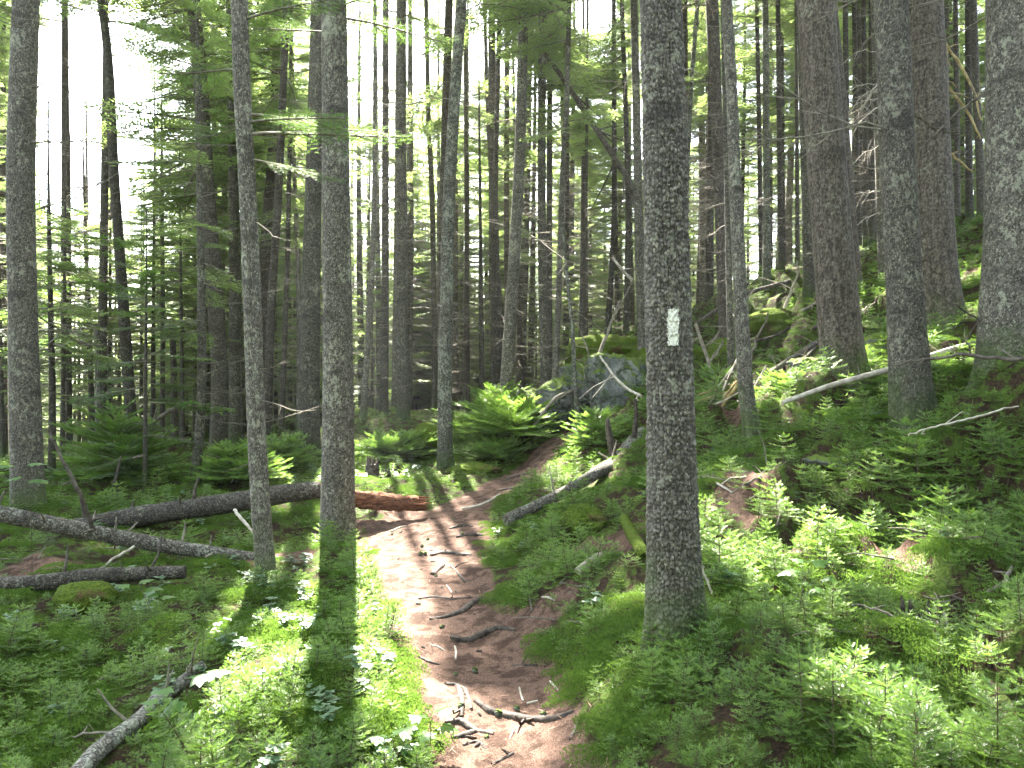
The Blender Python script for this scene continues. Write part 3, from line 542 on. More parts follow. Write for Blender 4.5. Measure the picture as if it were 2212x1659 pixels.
# ------------------------------------------------------------------ trunks
def worley(s, z, n, cell_h, k):
    gx = s * n; gz = z / cell_h; ix = np.floor(gx); iz = np.floor(gz); f1 = np.full(s.shape, 9.0); f2 = np.full(s.shape, 9.0); cid = np.zeros(s.shape); lz = np.zeros(s.shape)
    for a in (-1, 0, 1):
        for b in (-1, 0, 1):
            cx = ix + a; cz = iz + b; wx = np.mod(cx, n); hx = hash2(wx, cz, k); hz = hash2(wx, cz, k + 5)
            dx = gx - (cx + .15 + .7 * hx); dz = gz - (cz + .15 + .7 * hz); d = np.hypot(dx, dz)
            c1 = d < f1; f2 = np.where(c1, f1, np.minimum(f2, d)); cid = np.where(c1, hash2(wx, cz, k + 9), cid); lz = np.where(c1, dz, lz); f1 = np.minimum(f1, d)
    return f2 - f1, cid, lz
def trunk_geo(t, zs, cxy, rs, base, seed):
    D = t['D']; hero = t['bark'] in ('scaly', 'lichenscaly', 'ridgedfine') or D <= 8.5
    r0 = rs[0]
    if hero: sides = 190 if D < 4 else 120; fine = .006 if D < 4 else .011; ztop = base[2] + (D * HOR / F + EYE - base[2]) + .3
    else: sides = 14 if D > 13 else 20; fine = .12; ztop = base[2] + 9
    z = np.concatenate([np.arange(zs[0], min(ztop, zs[-1]), fine), np.linspace(min(ztop, zs[-1]), zs[-1], 18)[1:] if ztop < zs[-1] else [zs[-1]]])
    cx = np.interp(z, zs, cxy[:, 0]); cy = np.interp(z, zs, cxy[:, 1]); r = np.interp(z, zs, rs)
    th = np.arange(sides) / sides; TH, Z = np.meshgrid(th, z); Rr = np.repeat(r[:, None], sides, 1)
    h = Z - base[2]
    lob = sum(math.cos(0) * np.cos(TH * 2 * math.pi * k + p) * a for k, p, a in ((4, seed % 7, .5), (7, seed % 5, .3), (3, seed % 3, .45)))
    Rr = Rr * (1 + np.exp(-np.maximum(h, -.15) / .19) * (.20 + .27 * lob)) * (1 + .025 * (fbm(np.cos(TH * 6.283) * 1.5 + 5, Z * 2.0 + np.sin(TH * 6.283) * 1.5, seed) - .5) * 2)
    crack = cell = None
    if hero:
        ch = {'scaly': (.017, .021), 'ridged': (.011, .045), 'ridgedfine': (.012, .05)}.get(t['bark'], (.016, .018))
        A = {'scaly': .0058, 'ridged': .0030, 'ridgedfine': .0042}.get(t['bark'], .003); n = max(8, round(2 * math.pi * r.mean() / ch[0]))
        wz = Z + .5 * ch[1] * (fbm(np.cos(TH * 6.283) * 14 + 30, np.sin(TH * 6.283) * 14 + Z * 28, seed + 3, 3) - .5) * 2.4
        e, cell, lz = worley(TH + .006 * (fbm(TH * 40, Z * 40, seed + 8, 2) - .5), wz, n, ch[1], seed)
        pl = sstep(.02, .26, e); amp = A * (.5 + 1.0 * fbm(TH * 9, Z * 4, seed + 6, 2))
        dsp = amp * (pl * .8 + pl * cell * 1.3 - pl * lz * .8)
        Rr = Rr + dsp - A * .8; crack = 1 - pl
    V = np.stack([cx[:, None] + Rr * np.cos(TH * 2 * math.pi), cy[:, None] + Rr * np.sin(TH * 2 * math.pi), Z], -1) - base
    g = G(); i = np.arange(len(z) - 1)[:, None] * sides; j = np.arange(sides)[None]; k = (j + 1) % sides
    g.add(V.reshape(-1, 3), np.stack([i + j, i + k, i + sides + k, i + sides + j], -1).reshape(-1, 4), 0, 0, True)
    top = V[-1].mean(0) + [0, 0, .02]; last = (len(z) - 1) * sides
    ex = {'crack': crack.ravel(), 'cell': cell.ravel()} if hero else None
    if t.get('dead') or t.get('H') == 0:      # splintered top
        V2 = np.vstack([V[-1], V[-1][::2] * [1, 1, 1] + [0, 0, .01]]); 
        g.add(np.vstack([top - [0, 0, .02], V[-1]]), [(0, 1 + a, 1 + (a + 1) % sides) for a in range(sides)], 0, 0)
        if ex: ex = {a: np.concatenate([b, np.zeros(sides + 1)]) for a, b in ex.items()}
    return g, ex
def twigs(g, center, rad, z0, z1, n, seed, origin, L=(.25, .9), pale=0.5, mi=0, thick=.0042):
    r = np.random.default_rng(seed)
    for _ in range(n):
        z = r.uniform(z0, z1); c = center(z); az = r.uniform(0, 2 * math.pi); l = r.uniform(*L) * (r.random() ** .6 * .8 + .2); R_ = rad(z)
        d = np.array([math.cos(az), math.sin(az), r.uniform(-.25, .25)]); p0 = np.array([c[0], c[1], z]) - origin + d * R_ * .8
        p = [p0]; dd = d.copy(); m = 5
        for q in range(m): dd = unit(dd + r.normal(0, .13, 3) + [0, 0, -.06 + .05 * q]); p.append(p[-1] + dd * l / m)
        p = np.array(p); th = thick * (.6 + l) ; tube(g, p, np.linspace(th, th * .3, m + 1), 3 if R_ < .15 else 4, mi, r.random(), False)
        for q in range(int(l * 6)):
            k = r.integers(1, m); a2 = unit(p[k] - p[k - 1]); s = unit(np.cross(a2, [0, 0, 1])) * (1 if r.random() < .5 else -1)
            d2 = unit(a2 * .7 + s * .8 + [0, 0, r.uniform(-.4, .3)]); l2 = l * r.uniform(.15, .4); e = p[k] + d2 * l2
            tube(g, [p[k], (p[k] + e) / 2 + [0, 0, -.02 * l2], e], [th * .5, th * .4, th * .2], 3, mi, r.random(), False)

def make_hero(t, idx):
    D = t['D']; pts = t['pts'][::-1]; base = P(pts[0][0], pts[0][1], D); gz = g1(base[0], base[1]); base[2] = gz
    zz = [EYE + (HOR - v) / F * D for _, v in pts]; xx = [(u - U0) / F * D for u, _ in pts]
    zz[0] = gz
    for q in range(1, len(zz)):
        if zz[q] <= zz[q - 1]: zz[q] = zz[q - 1] + .05
    wt, wm, wb = [a / F * D / 2 for a in t['w']]; z0, z1 = zz[0], zz[-1]
    H = t['H']; topz = max(z1, base[2] + H)
    sl = (xx[-1] - xx[-2]) / (zz[-1] - zz[-2]) + t.get('bend', 0)  # bend curves the unseen upper trunk so its shadow misses the sunlit strip
    P3 = smoothpath([(a, 0, b) for a, b in zip(xx, zz)], 8)
    zs = [z0 - .3] + list(P3[:, 2]); xs = [xx[0]] + list(P3[:, 0]); rs = [wb * 1.05] + [np.interp(z, [z0, z0 + .35 * (z1 - z0), z1], [wb * .96, (wm + wb) / 2 * .93, wt]) for z in P3[:, 2]]
    if topz > z1 + .3:
        for f in np.linspace(0, 1, 7)[1:]:
            dz = (topz - z1) * f; zs.append(z1 + dz); xs.append(xx[-1] + sl * dz * (1 - .4 * f)); rs.append(max(.012, wt * (1 - f ** 1.3)))
    zs = np.array(zs); xs = np.array(xs); rs = np.array(rs); yj = D + 0 * zs + (zs - z0) * RNG.uniform(-.02, .02); cxy = np.stack([xs, yj], 1)
    cen = lambda z: (np.interp(z, zs, cxy[:, 0]), np.interp(z, zs, cxy[:, 1])); rad = lambda z: float(np.interp(z, zs, rs))
    grp = None
    root = thing('dead_snag' if t.get('dead') else 'spruce_tree', base, t['label'], 'snag' if t.get('dead') else 'tree')
    bm = t['bark']; g, ex = trunk_geo(t, zs, cxy, rs, base, idx * 7 + 1)
    mt = M[bm]
    if ex is not None and bm in ('lichen', 'flaky', 'pale'): mt = M['lichenscaly']
    if ex is not None and bm == 'ridged': mt = M['ridgedfine']
    link('trunk', g.mesh('trunk', [mt], ex), root)
    # dead twigs
    vis_top = min(topz - .3, EYE + HOR / F * D + .5)
    zlo = z0 + (.5 if D > 9 else .9)
    dens = t['tw'] / 16.0
    n = int(dens * (vis_top - zlo) * (11 if D > 9 else 7)); n = max(n, 3)
    if n < 26:
        for q in range(n):
            tw = G(); twigs(tw, cen, rad, zlo, vis_top, 1, idx * 100 + q, base, (.2, 1.1 if D > 9 else .7), thick=.0045 if D > 9 else .0032)
            link('dead_twig', tw.mesh('dead_twig', [M['twig']]), root)
    else:
        tw = G(); twigs(tw, cen, rad, zlo, vis_top, n, idx + 50, base, (.2, 1.1 if D > 9 else .7), thick=.0045 if D > 9 else .0032)
        link('dead_twigs', tw.mesh('dead_twigs', [M['twig']]), root)['kind'] = 'stuff'
    if idx in (0, 1, 2, 5, 19, 23, 28, 40, 51, 53):
        for q in range(9 if idx in (0, 1) else 5):
            tw = G(); twigs(tw, cen, rad, base[2] + (1.8 if D < 12 else 3), vis_top, 1, idx * 31 + q, base, (1.0, 2.3 if D > 8 else 1.4), thick=.006)
            link('dead_limb', tw.mesh('dead_limb', [M['twig']]), root)
    if H > 0:
        cb = base[2] + H * (.5 if H > 9 and D < 13 else .37 if H > 9 else .3); 
        if t.get('low'): cb = base[2] + 1.2
        g = crown(lambda z: cen(z), cb, topz, 1.7 if H > 9 else 1.1, idx + 900, base, per=5)
        if t.get('green'):
            g2 = crown(lambda z: cen(z), base[2] + 4.2, base[2] + H * .55, 2.3, idx + 990, base, per=3, one_side=math.pi, step=.5); 
            if g2.V: g.merge(g2)
        link('crown', g.mesh('crown', [M['canopy'], M['twig']]), root)
    return dict(root=root, base=base, cen=cen, rad=rad, t=t, topz=topz)
HERO = [make_hero(t, i) for i, t in enumerate(T)]

# the painted blaze on the nearest trunk: a slightly raised patch of paint following the bark
def blaze():
    h = next(h for h in HERO if h['t']['bark'] == 'scaly'); D = 3.5
    tr = [c for c in h['root'].children if c.name.startswith('trunk')][0]; b = h['base']
    z0 = EYE + (HOR - 748) / F * D; z1 = EYE + (HOR - 672) / F * D; nz, ns = 76, 34
    from mathutils.bvhtree import BVHTree
    me = tr.data; n = len(me.vertices); co = np.empty(n * 3, np.float32); me.vertices.foreach_get('co', co); co = co.reshape(-1, 3)
    keep = [p.vertices[:] for p in me.polygons if abs(co[p.vertices[0]][2] + b[2] - (z0 + z1) / 2) < .15]
    bv = BVHTree.FromPolygons([tuple(map(float, c)) for c in co], keep)
    g = G(); V = []
    for i in range(nz):
        z = z0 + (z1 - z0) * i / (nz - 1)
        jl, jr = (fbm(np.array([i * .35]), np.array([1.0]), 4)[0] - .5) * 7, (fbm(np.array([i * .35]), np.array([9.0]), 6)[0] - .5) * 6
        for j in range(ns):
            u = (1440 + jl) + (24 + jr - jl) * j / (ns - 1); x = (u - U0) / F * (D - .09)
            zz = z + (fbm(np.array([j * .4]), np.array([i / nz * 2 + 3]), 8)[0] - .5) * .012 * (abs(i - nz / 2) > nz * .4)
            ht = bv.ray_cast(Vector((x - b[0], -1.0, zz - b[2])), Vector((0, 1, 0)))
            y = ht[0].y if ht[0] is not None else 0
            V.append((x - b[0], y, zz - b[2]))
    V = np.array(V); Y = V[:, 1].reshape(nz, ns).copy(); Ys = Y.copy()
    for _ in range(2): Yp = np.pad(Ys, 1, mode='edge'); Ys = (Yp[:-2, 1:-1] + Yp[2:, 1:-1] + Yp[1:-1, :-2] + Yp[1:-1, 2:] + Ys) / 5
    V[:, 1] = (np.minimum(Y, Ys) - .0016).ravel()
    i, j = np.meshgrid(np.arange(nz - 1), np.arange(ns - 1), indexing='ij'); q = (i * ns + j).ravel()
    g.add(V, np.stack([q, q + 1, q + ns + 1, q + ns], 1), 0, 0, True)
    o = link('trail_blaze', g.mesh('trail_blaze', [M['paint']]), h['root']); o['label'] = 'upright rectangle of white trail paint on the bark'
blaze()

# live foliage low on two of the left trees (boughs near the camera)
def hero_boughs(k, specs, lib=NEARB, mat_=None):
    h = HERO[k]; 
    for (v, az, pitch, L, roll) in specs:
        D = h['t']['D']; z = EYE + (HOR - v) / F * D; c = h['cen'](z); g = G()
        place_bough(g, random.choice(lib), np.array([c[0], c[1], z]) - h['base'], az, pitch, L, roll)
        link('live_bough', g.mesh('live_bough', [mat_ or M['needle'], M['twig']]), h['root'])
hero_boughs(4, [(290, 0.12, .12, 1.25, .1), (262, -.35, .02, .9, .0), (268, 3.0, .05, .42, 0), (245, .5, .1, 1.1, .2), (275, 2.6, .1, .6, .1), (150, 2.9, .15, .8, .1), (340, .2, -.1, .7, .3), (40, -.4, .1, .9, .1)])
hero_boughs(6, [(40, .3, .0, 1.1, 0), (70, 3.4, .0, .9, .1), (20, -.5, .1, 1.0, .1)])

# ------------------------------------------------------------------ fallen trunks, leaning poles, roots and sticks
LOGS = []
def log(name, label, cat, pts, w, mat_, sides=18, stubs=0, endmat=None, seed=0, wob=.05, stubL=(.08, .3), stubmat='twig', jitter=0.0, sub=0, group=None, rough=0.0, grounded=None):
    """pts: (u, v, D) or (u, v) = on the ground; w: widths in photo pixels"""
    W3 = []; R = []
    for k, q in enumerate(pts):
        if len(q) == 3: p = P(*q); D = q[2]
        else: p = hit(q[0], q[1]); D = p[1]
        W3.append(p); R.append(w[k] / F * D / 2)
        if len(q) == 2: p[2] += (R[-1] * (grounded if grounded is not None else .45))
    W3 = np.array(W3); m = 8 if sides > 8 else 5; p = smoothpath(W3, m); r_ = np.interp(np.linspace(0, len(W3) - 1, len(p)), np.arange(len(W3)), R)
    base = p[np.argmin(p[:, 2])].copy(); rr = np.random.default_rng(seed + 5)
    if jitter: p[1:-1] += rr.normal(0, jitter, (len(p) - 2, 3))
    if sides > 8:   # resample finely and roughen
        s = np.concatenate([[0], np.cumsum(np.linalg.norm(np.diff(p, axis=0), axis=1))]); ns = max(len(p), int(s[-1] / .025)); q = np.linspace(0, s[-1], ns)
        p = np.stack([np.interp(q, s, p[:, c]) for c in range(3)], 1); r_ = np.interp(q, s, r_) * (1 + .10 * (vnoise(q * 3, q * 0 + seed, 5) - .5) + .05 * (vnoise(q * 14, q * 0 + seed, 6) - .5))
    if max(r_) > .012: LOGS.append(np.column_stack([p, r_])[::max(1, len(p) // 60)])
    g = G(); tube(g, p - base, r_, sides, 0, 0, True, True, wob + rough)
    if endmat is not None: pass
    subs = []
    for k in range(stubs):
        i = rr.integers(2, len(p) - 2); d = unit(p[min(i + 1, len(p) - 1)] - p[i - 1]); a = rr.uniform(0, 2 * math.pi); s = unit(np.cross(d, [0, 0, 1])); q = np.cross(s, d)
        dd = unit(s * math.cos(a) + q * abs(math.sin(a)) * 1.2 + d * rr.uniform(-.2, .5)); l = rr.uniform(*stubL); e = p[i] + dd * l
        sg = G(); tube(sg, np.array([p[i], p[i] + dd * l * .5 + rr.normal(0, .01, 3), e]) - base, [r_[i] * .22, r_[i] * .16, r_[i] * .08], 6, 0, 0); subs.append(sg)
    for k in range(sub):
        i = rr.integers(1, len(p) - 1); d = unit(p[min(i + 1, len(p) - 1)] - p[i - 1]); dd = unit(d * rr.uniform(.3, 1) + rr.normal(0, .6, 3)); l = min(1.1, rr.uniform(.1, .4) * np.linalg.norm(p[-1] - p[0])); m1 = p[i] + dd * l * .5 + rr.normal(0, .02, 3)
        tube(g, np.array([p[i], m1, p[i] + dd * l]) - base, [min(.02, r_[i] * .6), min(.014, r_[i] * .45), min(.006, r_[i] * .2)], 5, 0, 0)
    if subs:
        root = thing(name, base, label, cat, group); link('trunk' if sides > 8 else 'shaft', g.mesh('trunk', [mat_]), root)
        for sg in subs: link('branch_stub', sg.mesh('branch_stub', [M[stubmat]]), root)
        return root, p, r_, base
    o = link(name, g.mesh(name, [mat_]), None, tuple(base.tolist())); tag(o, label, cat, group); return o, p, r_, base

def splinters(root, base, at, dirn, rad, seed, n=26, L=.18, name='broken_end'):
    g = G(); r = np.random.default_rng(seed); dirn = unit(np.asarray(dirn, float)); s = unit(np.cross(dirn, [0, 0, 1])); q = np.cross(s, dirn)
    for k in range(n):
        a = r.uniform(0, 2 * math.pi); rr = rad * math.sqrt(r.random()) * .85; p0 = at + s * math.cos(a) * rr + q * math.sin(a) * rr - dirn * .04; l = r.uniform(.25, 1) * L
        tube(g, np.array([p0, p0 + dirn * l * .5, p0 + dirn * l + r.normal(0, .006, 3)]) - base, [rad * .2, rad * .15, rad * .03], 4, 0, 0)
    link(name, g.mesh(name, [M['redwood']]), root)

# long broken trunk lying behind the two big left trees
r1 = log('fallen_log', 'thickest fallen log with a red splintered end, behind the large trunk left of the path', 'log',
    [(-60,1186,8.0),(120,1152,8.1),(300,1116,8.2),(500,1086,8.3),(620,1066,8.35),(692,1058,8.4)], (46,46,45,43,40,38), M['logdark'], 26, 14, seed=1, stubL=(.08,.34), stubmat='darktwig')
splinters(r1[0], r1[3], r1[1][-1], r1[1][-1] - r1[1][-6], .085, 3, 30, .16)
r2 = log('fallen_log', 'short red brown rotten log end lying beside the path, right of the large trunk', 'log', [(735,1076,8.3),(800,1081,8.4),(860,1086,8.45),(902,1088,8.5)], (34,37,34,30), M['redwood'], 26, 0, seed=2, rough=.3)
r2b = r2[1]; _o = r2[0]
for _q in range(22):
    _a = RNG.uniform(0, 6.28); _r = .075 * math.sqrt(RNG.random()); _p = r2b[-1] + np.array([0, math.cos(_a) * _r, math.sin(_a) * _r])
    if _q == 0: _sg = G()
    tube(_sg, np.array([_p - [.05, 0, 0], _p + [RNG.uniform(.02, .09), 0, 0], _p + [RNG.uniform(.09, .14), RNG.normal(0, .01), RNG.normal(0, .01)]]) - r2[3], [.014, .01, .002], 5)
link('splintered_end', _sg.mesh('splintered_end', [M['redwood']]), _o)
r3 = log('fallen_log', 'long grey fallen log sloping down to the right in front of the thickest one', 'log',
    [(-60,1098,6.3),(60,1122,6.4),(200,1150,6.5),(350,1178,6.6),(500,1200,6.65),(590,1212,6.7),(655,1222,6.7)], (35,34,33,31,28,24,19), M['log'], 24, 11, seed=3, stubL=(.08,.3))
log('fallen_log', 'dark fallen log lying flat lowest of the three crossing logs on the left', 'log', [(-60,1268,5.6),(80,1260,5.65),(200,1245,5.75),(300,1240,5.85),(400,1236,5.9)], (36,35,34,31,28), M['logdark'], 24, 6, seed=4, stubmat='darktwig')
log('fallen_log', 'slender pale barked log in the lower left corner pointing towards the path', 'log', [(150,1720),(215,1645),(300,1580),(345,1530),(400,1490),(440,1455)], (44,40,36,32,29,22), M['logpale'], 22, 5, seed=5, grounded=1.0)
log('fallen_log', 'thin dark log under the grey sloping log at the left, half lost in seedlings', 'log', [(-40,1200,6.9),(120,1195,7.0),(260,1190,7.1)], (26,24,18), M['darktwig'], 16, 3, seed=6, stubmat='darktwig')
# the middle diagonal log with its root plate
r5 = log('fallen_log', 'weathered grey log running diagonally up the bank right of the path', 'log', [(1096,1142),(1165,1108),(1225,1078),(1290,1040),(1332,998,8.9),(1362,965,9.2),(1392,938,9.4)], (27,25,24,26,32,35,36), M['log'], 22, 7, seed=7, grounded=1.4, stubL=(.1, .35))
splinters(r5[0], r5[3], r5[1][-14], (0.2, -.6, .4), .09, 6, 22, .12, 'torn_wood')
for k, (pts, ww, lab) in enumerate([([(1326,995,8.9),(1320,960,8.9),(1314,925,8.9),(1313,903,8.9)], (18,16,12,6), 'stout broken branch rising from the diagonal log'),
        ([(1370,945,9.2),(1374,900,9.2),(1372,862,9.2)], (12,10,7), 'tall dark spike rising from the upper end of the diagonal log')]):
    g = G(); p = smoothpath([P(*q) for q in pts], 5); tube(g, p - r5[3], np.interp(np.linspace(0, len(ww) - 1, len(p)), range(len(ww)), ww) / F * 9 / 2, 10, 0, 0, True, True, .15)
    link('broken_branch', g.mesh('broken_branch', [M['root']]), r5[0])['label'] = lab
log('fallen_log', 'short mossy yellowish log standing out of the bank left of the blazed trunk', 'log', [(1348,1135),(1362,1165),(1380,1195),(1392,1215)], (22,26,28,26), M['mossskin'], 18, 0, seed=8, grounded=.9)
r6 = log('fallen_log', 'short bleached stub of wood lying between the path and the blazed trunk', 'log', [(1248,1246),(1275,1226),(1302,1208)], (19,20,16), M['paletwig'], 16, 0, seed=9, grounded=1.1)
log('fallen_log', 'pale pole resting on the mossy bank between the big brown and rough dark trunks', 'log', [(1690,870,7.0),(1785,836,7.1),(1860,815,7.1),(1940,793,7.2),(2040,760,7.3),(2120,736,7.4)], (9,12,14,13,13,11), M['paletwig'], 14, 6, seed=10, stubL=(.1,.25))
log('fallen_log', 'brown log lying up the slope left of the big brown trunk, upper of two', 'log', [(1612,840,8.7),(1680,795,9.3),(1768,737,10)], (13,14,12), M['ridged'], 14, 5, seed=11)
log('fallen_log', 'thinner brown log parallel to and below the one left of the big brown trunk', 'log', [(1660,838,8.4),(1710,800,8.8),(1762,752,9.2)], (9,9,7), M['ridged'], 12, 4, seed=12)
log('fallen_log', 'mossy log lying on the crest between the crest spruces', 'log', [(1500,700,14),(1600,640,15),(1690,612,15.5),(1735,600,16)], (8,9,9,7), M['darktwig'], 10, 6, seed=13)
log('fallen_log', 'sunlit log on the slope left of the massive edge trunk', 'log', [(2045,672,10),(2090,650,10.2),(2135,640,10.4)], (7,9,9), M['paletwig'], 10, 4, seed=15)
log('fallen_log', 'pale log in the sunny gap between the big brown and rough dark trunks', 'log', [(1862,672,11),(1895,652,11.2),(1928,632,11.4)], (8,9,8), M['paletwig'], 10, 4, seed=16)
# leaning poles and hanging dead branches
S = [('leaning_trunk','long thin dead trunk leaning from upper centre down to behind the blazed trunk',[(1150,75,14),(1219,175,14),(1279,265,14),(1329,345,14),(1372,430,14),(1400,640,14),(1420,800,13.8)],(7,11,12,13,14,16,17),'flaky',10),
 ('fallen_branch','dark dead sapling leaning left over the crossing logs',[(106,930,6.3),(130,985,6.3),(165,1050,6.3),(188,1105,6.35),(202,1148,6.4)],(5,7,9,9,10),'darktwig',3),
 ('fallen_branch','second thin dark sapling leaning right behind the thickest log, right of the leaning one',[(262,985,9),(250,1030,9),(236,1100,9)],(4,5,5),'darktwig',2),
 ('fallen_branch','grey pole leaning against the young fir at left',[(300,930,11),(340,905,11),(398,868,11)],(7,8,8),'twig',2),
 ('fallen_branch','white stripped branch sticking down from the thickest fallen log',[(506,1102,6.9),(525,1125,6.8),(548,1152,6.7)],(7,7,5),'paletwig',0),
 ('fallen_branch','pale stick propped under the grey sloping log',[(213,1232,6.1),(250,1205,6.2),(290,1180,6.3)],(4,6,6),'paletwig',0),
 ('fallen_branch','dead stick leaning across the rock face, lower end by the bushes',[(1150,925,12),(1200,860,12.2),(1262,829,12.6),(1304,740,12.9),(1339,650,13.2)],(6,7,8,8,6),'twig',5),
 ('fallen_branch','whitish stick slanting down right over the boulder face to the blazed trunk',[(1296,768,11),(1318,800,10.6),(1345,832,10.2),(1385,856,9.6)],(4,5,6,6),'paletwig',3),
 ('fallen_branch','short pale broken branch in mid air left of the blazed trunk',[(1324,556,12.9),(1340,578,12.9),(1366,606,13)],(5,6,8),'paletwig',1),
 ('fallen_branch','grey pole leaning left of the two slim trunks on the slope',[(1502,700,9.5),(1530,780,9.4),(1548,830,9.2)],(8,8,8),'twig',3),
 ('fallen_branch','long dark knobbly branch reaching in from the right edge at log height',[(2290,770,4.9),(2212,776,5.1),(2130,772,5.3),(2080,765,5.4),(2040,772,5.5),(1985,778,5.6),(1930,789,5.7)],(8,9,8,7,6,5,3),'darktwig',7),
 ('fallen_branch','thin arched grey branch on the bank below the long dark one',[(1962,940,4.9),(2010,925,5),(2060,912,5),(2110,900,5),(2160,885,5),(2200,878,5)],(3,4,5,5,4,3),'paletwig',2),
 ('fallen_branch','yellowish dead branch arching up right of the split barked trunk, upper',[(2035,85,9.5),(2075,140,9.4),(2100,190,9.3),(2120,260,9.2)],(5,6,5,3),'yellowtwig',4),
 ('fallen_branch','yellowish dead branch right of the split barked trunk, middle',[(2030,165,9.6),(2065,210,9.6),(2095,250,9.6),(2118,300,9.5)],(5,6,5,3),'yellowtwig',4),
 ('fallen_branch','yellowish dead branch right of the split barked trunk, lowest',[(2022,322,9.3),(2050,330,9.3),(2075,350,9.3),(2100,372,9.3)],(4,5,5,3),'yellowtwig',4),
 ('fallen_branch','crooked dark branch climbing across the right trunks towards the massive edge trunk',[(1985,325,5.6),(2030,280,5.6),(2065,245,5.6),(2110,215,5.6),(2146,192,5.7)],(3,4,5,5,5),'darktwig',6),
 ('fallen_branch','thin dark branch hanging down right from the rough dark trunk to the edge trunk',[(1985,600,5.6),(2030,640,5.6),(2075,665,5.6),(2120,695,5.7)],(3,4,4,3),'darktwig',3),
 ('fallen_branch','white curved stick standing right of the blazed trunk foot',[(1501,1198,3.9),(1516,1225,3.9),(1528,1255,3.9),(1537,1282,3.9)],(4,5,5,4),'paletwig',0),
 ('fallen_branch','white crooked branch on the litter right of the blazed trunk',[(1494,1018),(1525,1028),(1550,1048),(1580,1066)],(5,6,6,4),'paletwig',2),
 ('fallen_branch','grey crooked branch on the litter at the foot of the slim mottled trunk',[(1570,1072),(1610,1050),(1640,1035),(1664,1012)],(4,5,5,4),'twig',4),
 ('fallen_branch','dark stick lying across moss in the middle of the right bank',[(1596,1162),(1640,1150),(1676,1146),(1690,1115),(1730,1128),(1766,1138)],(4,5,6,5,5,5),'darktwig',2),
 ('fallen_branch','thin bent twig arching over the lower left seedlings, upper',[(85,1535,4.2),(160,1500,4.2),(228,1464,4.2),(290,1478,4.2),(345,1495,4.2)],(3,4,5,4,3),'twig',2),
 ('fallen_branch','thin bent twig arching over the lower left seedlings, lower',[(105,1540,4.1),(165,1495,4.1),(228,1464,4.15)],(3,4,4),'twig',0),
 ('fallen_branch','grey straight stick low in the left foreground beside the pale log',[(120,1600,3.6),(180,1588,3.6),(255,1580,3.6)],(4,6,6),'twig',1),
 ('fallen_branch','pale pointed stub leaning out of moss at the right edge',[(2135,1288),(2165,1265),(2185,1238)],(9,9,8),'twig',1),
 ('fallen_branch','grey twig arching at the right edge below the stub',[(2090,1300,3.9),(2140,1302,3.9),(2180,1318,3.9),(2220,1325,3.9)],(4,5,6,6),'darktwig',2),
 ('fallen_branch','fine dead twig lying in the moss at lower right',[(1806,1456),(1850,1472),(1880,1490)],(3,4,3),'paletwig',2),
 ('fallen_branch','thin hooked stick on the bank between the mossy mound and the path',[(1140,1262),(1145,1235),(1165,1220),(1190,1208)],(3,4,4,3),'twig',1),
 ('fallen_branch','pale pole lying just above the brush pile',[(1492,896,8.4),(1530,880,8.5),(1570,850,8.6)],(8,9,8),'paletwig',3),
 ('fallen_branch','reddish pole crossing the brush pile steeply',[(1545,905,8.2),(1565,870,8.3),(1590,835,8.4)],(6,7,6),'yellowtwig',2),
 ('fallen_branch','thin grey pole fallen over the slope moss, left of the crest trees',[(1480,790,12),(1540,740,12.4),(1600,700,12.8)],(5,6,5),'twig',4),
 ('fallen_branch','long fallen bough in the moss below the crest',[(1600,740,12),(1660,730,12),(1720,700,12.2)],(5,6,5),'darktwig',4),
]
for k, (nm, lab, pts, ww, mt, sub) in enumerate(S): log(nm, lab, 'branch' if nm != 'leaning_trunk' else 'tree', pts, ww, M[mt], 8, 0, seed=60 + k, sub=sub, jitter=.004, wob=.12)
rb = np.random.default_rng(45)
for k in range(30):
    u, v = rb.uniform(1490, 1910), 0; v = np.interp(u, [1490, 1700, 1910], [770, 690, 660]) + rb.uniform(-30, 110); D = np.interp(v, [640, 700, 780, 870], [13, 12, 10.2, 8]); c = hit(u, v); a = rb.choice([-.6, -.45, .4, -1.0]) + rb.normal(0, .2); l = rb.uniform(50, 150); D = c[1]
    log('fallen_branch', 'dead branch lying criss-cross on the mossy slope between blazed trunk and rough dark trunk', 'branch', [(u, v, D), (u + l * .5 * math.cos(a), v + l * .5 * math.sin(a) + rb.normal(0, 5), D - .1), (u + l * math.cos(a), v + l * math.sin(a), D - rb.uniform(-.3, .5))], (rb.uniform(5, 9), 6, 3), M[str(rb.choice(['paletwig', 'twig', 'twig', 'darktwig']))], 7, 0, seed=400 + k, group='dead branches on the mossy slope', sub=4, jitter=.01)
rb = np.random.default_rng(44)
for k in range(26):
    u, v = rb.uniform(1490, 1640), rb.uniform(835, 905); D = 8.4 + rb.uniform(-.5, .5); a = rb.choice([-.5, -.9, .3, -.25]) + rb.normal(0, .25); l = rb.uniform(35, 90)
    log('stick', 'thin pale dead stick in the tangled brush pile below the two slim slope trunks', 'stick', [(u, v, D), (u + l * .5 * math.cos(a), v + l * .5 * math.sin(a) + rb.normal(0, 3), D + .05), (u + l * math.cos(a), v + l * math.sin(a), D + rb.uniform(-.2, .2))], (4, 4, 2), M[rb.choice(['paletwig', 'twig', 'yellowtwig'])], 6, 0, seed=300 + k, group='sticks of the brush pile', sub=1)
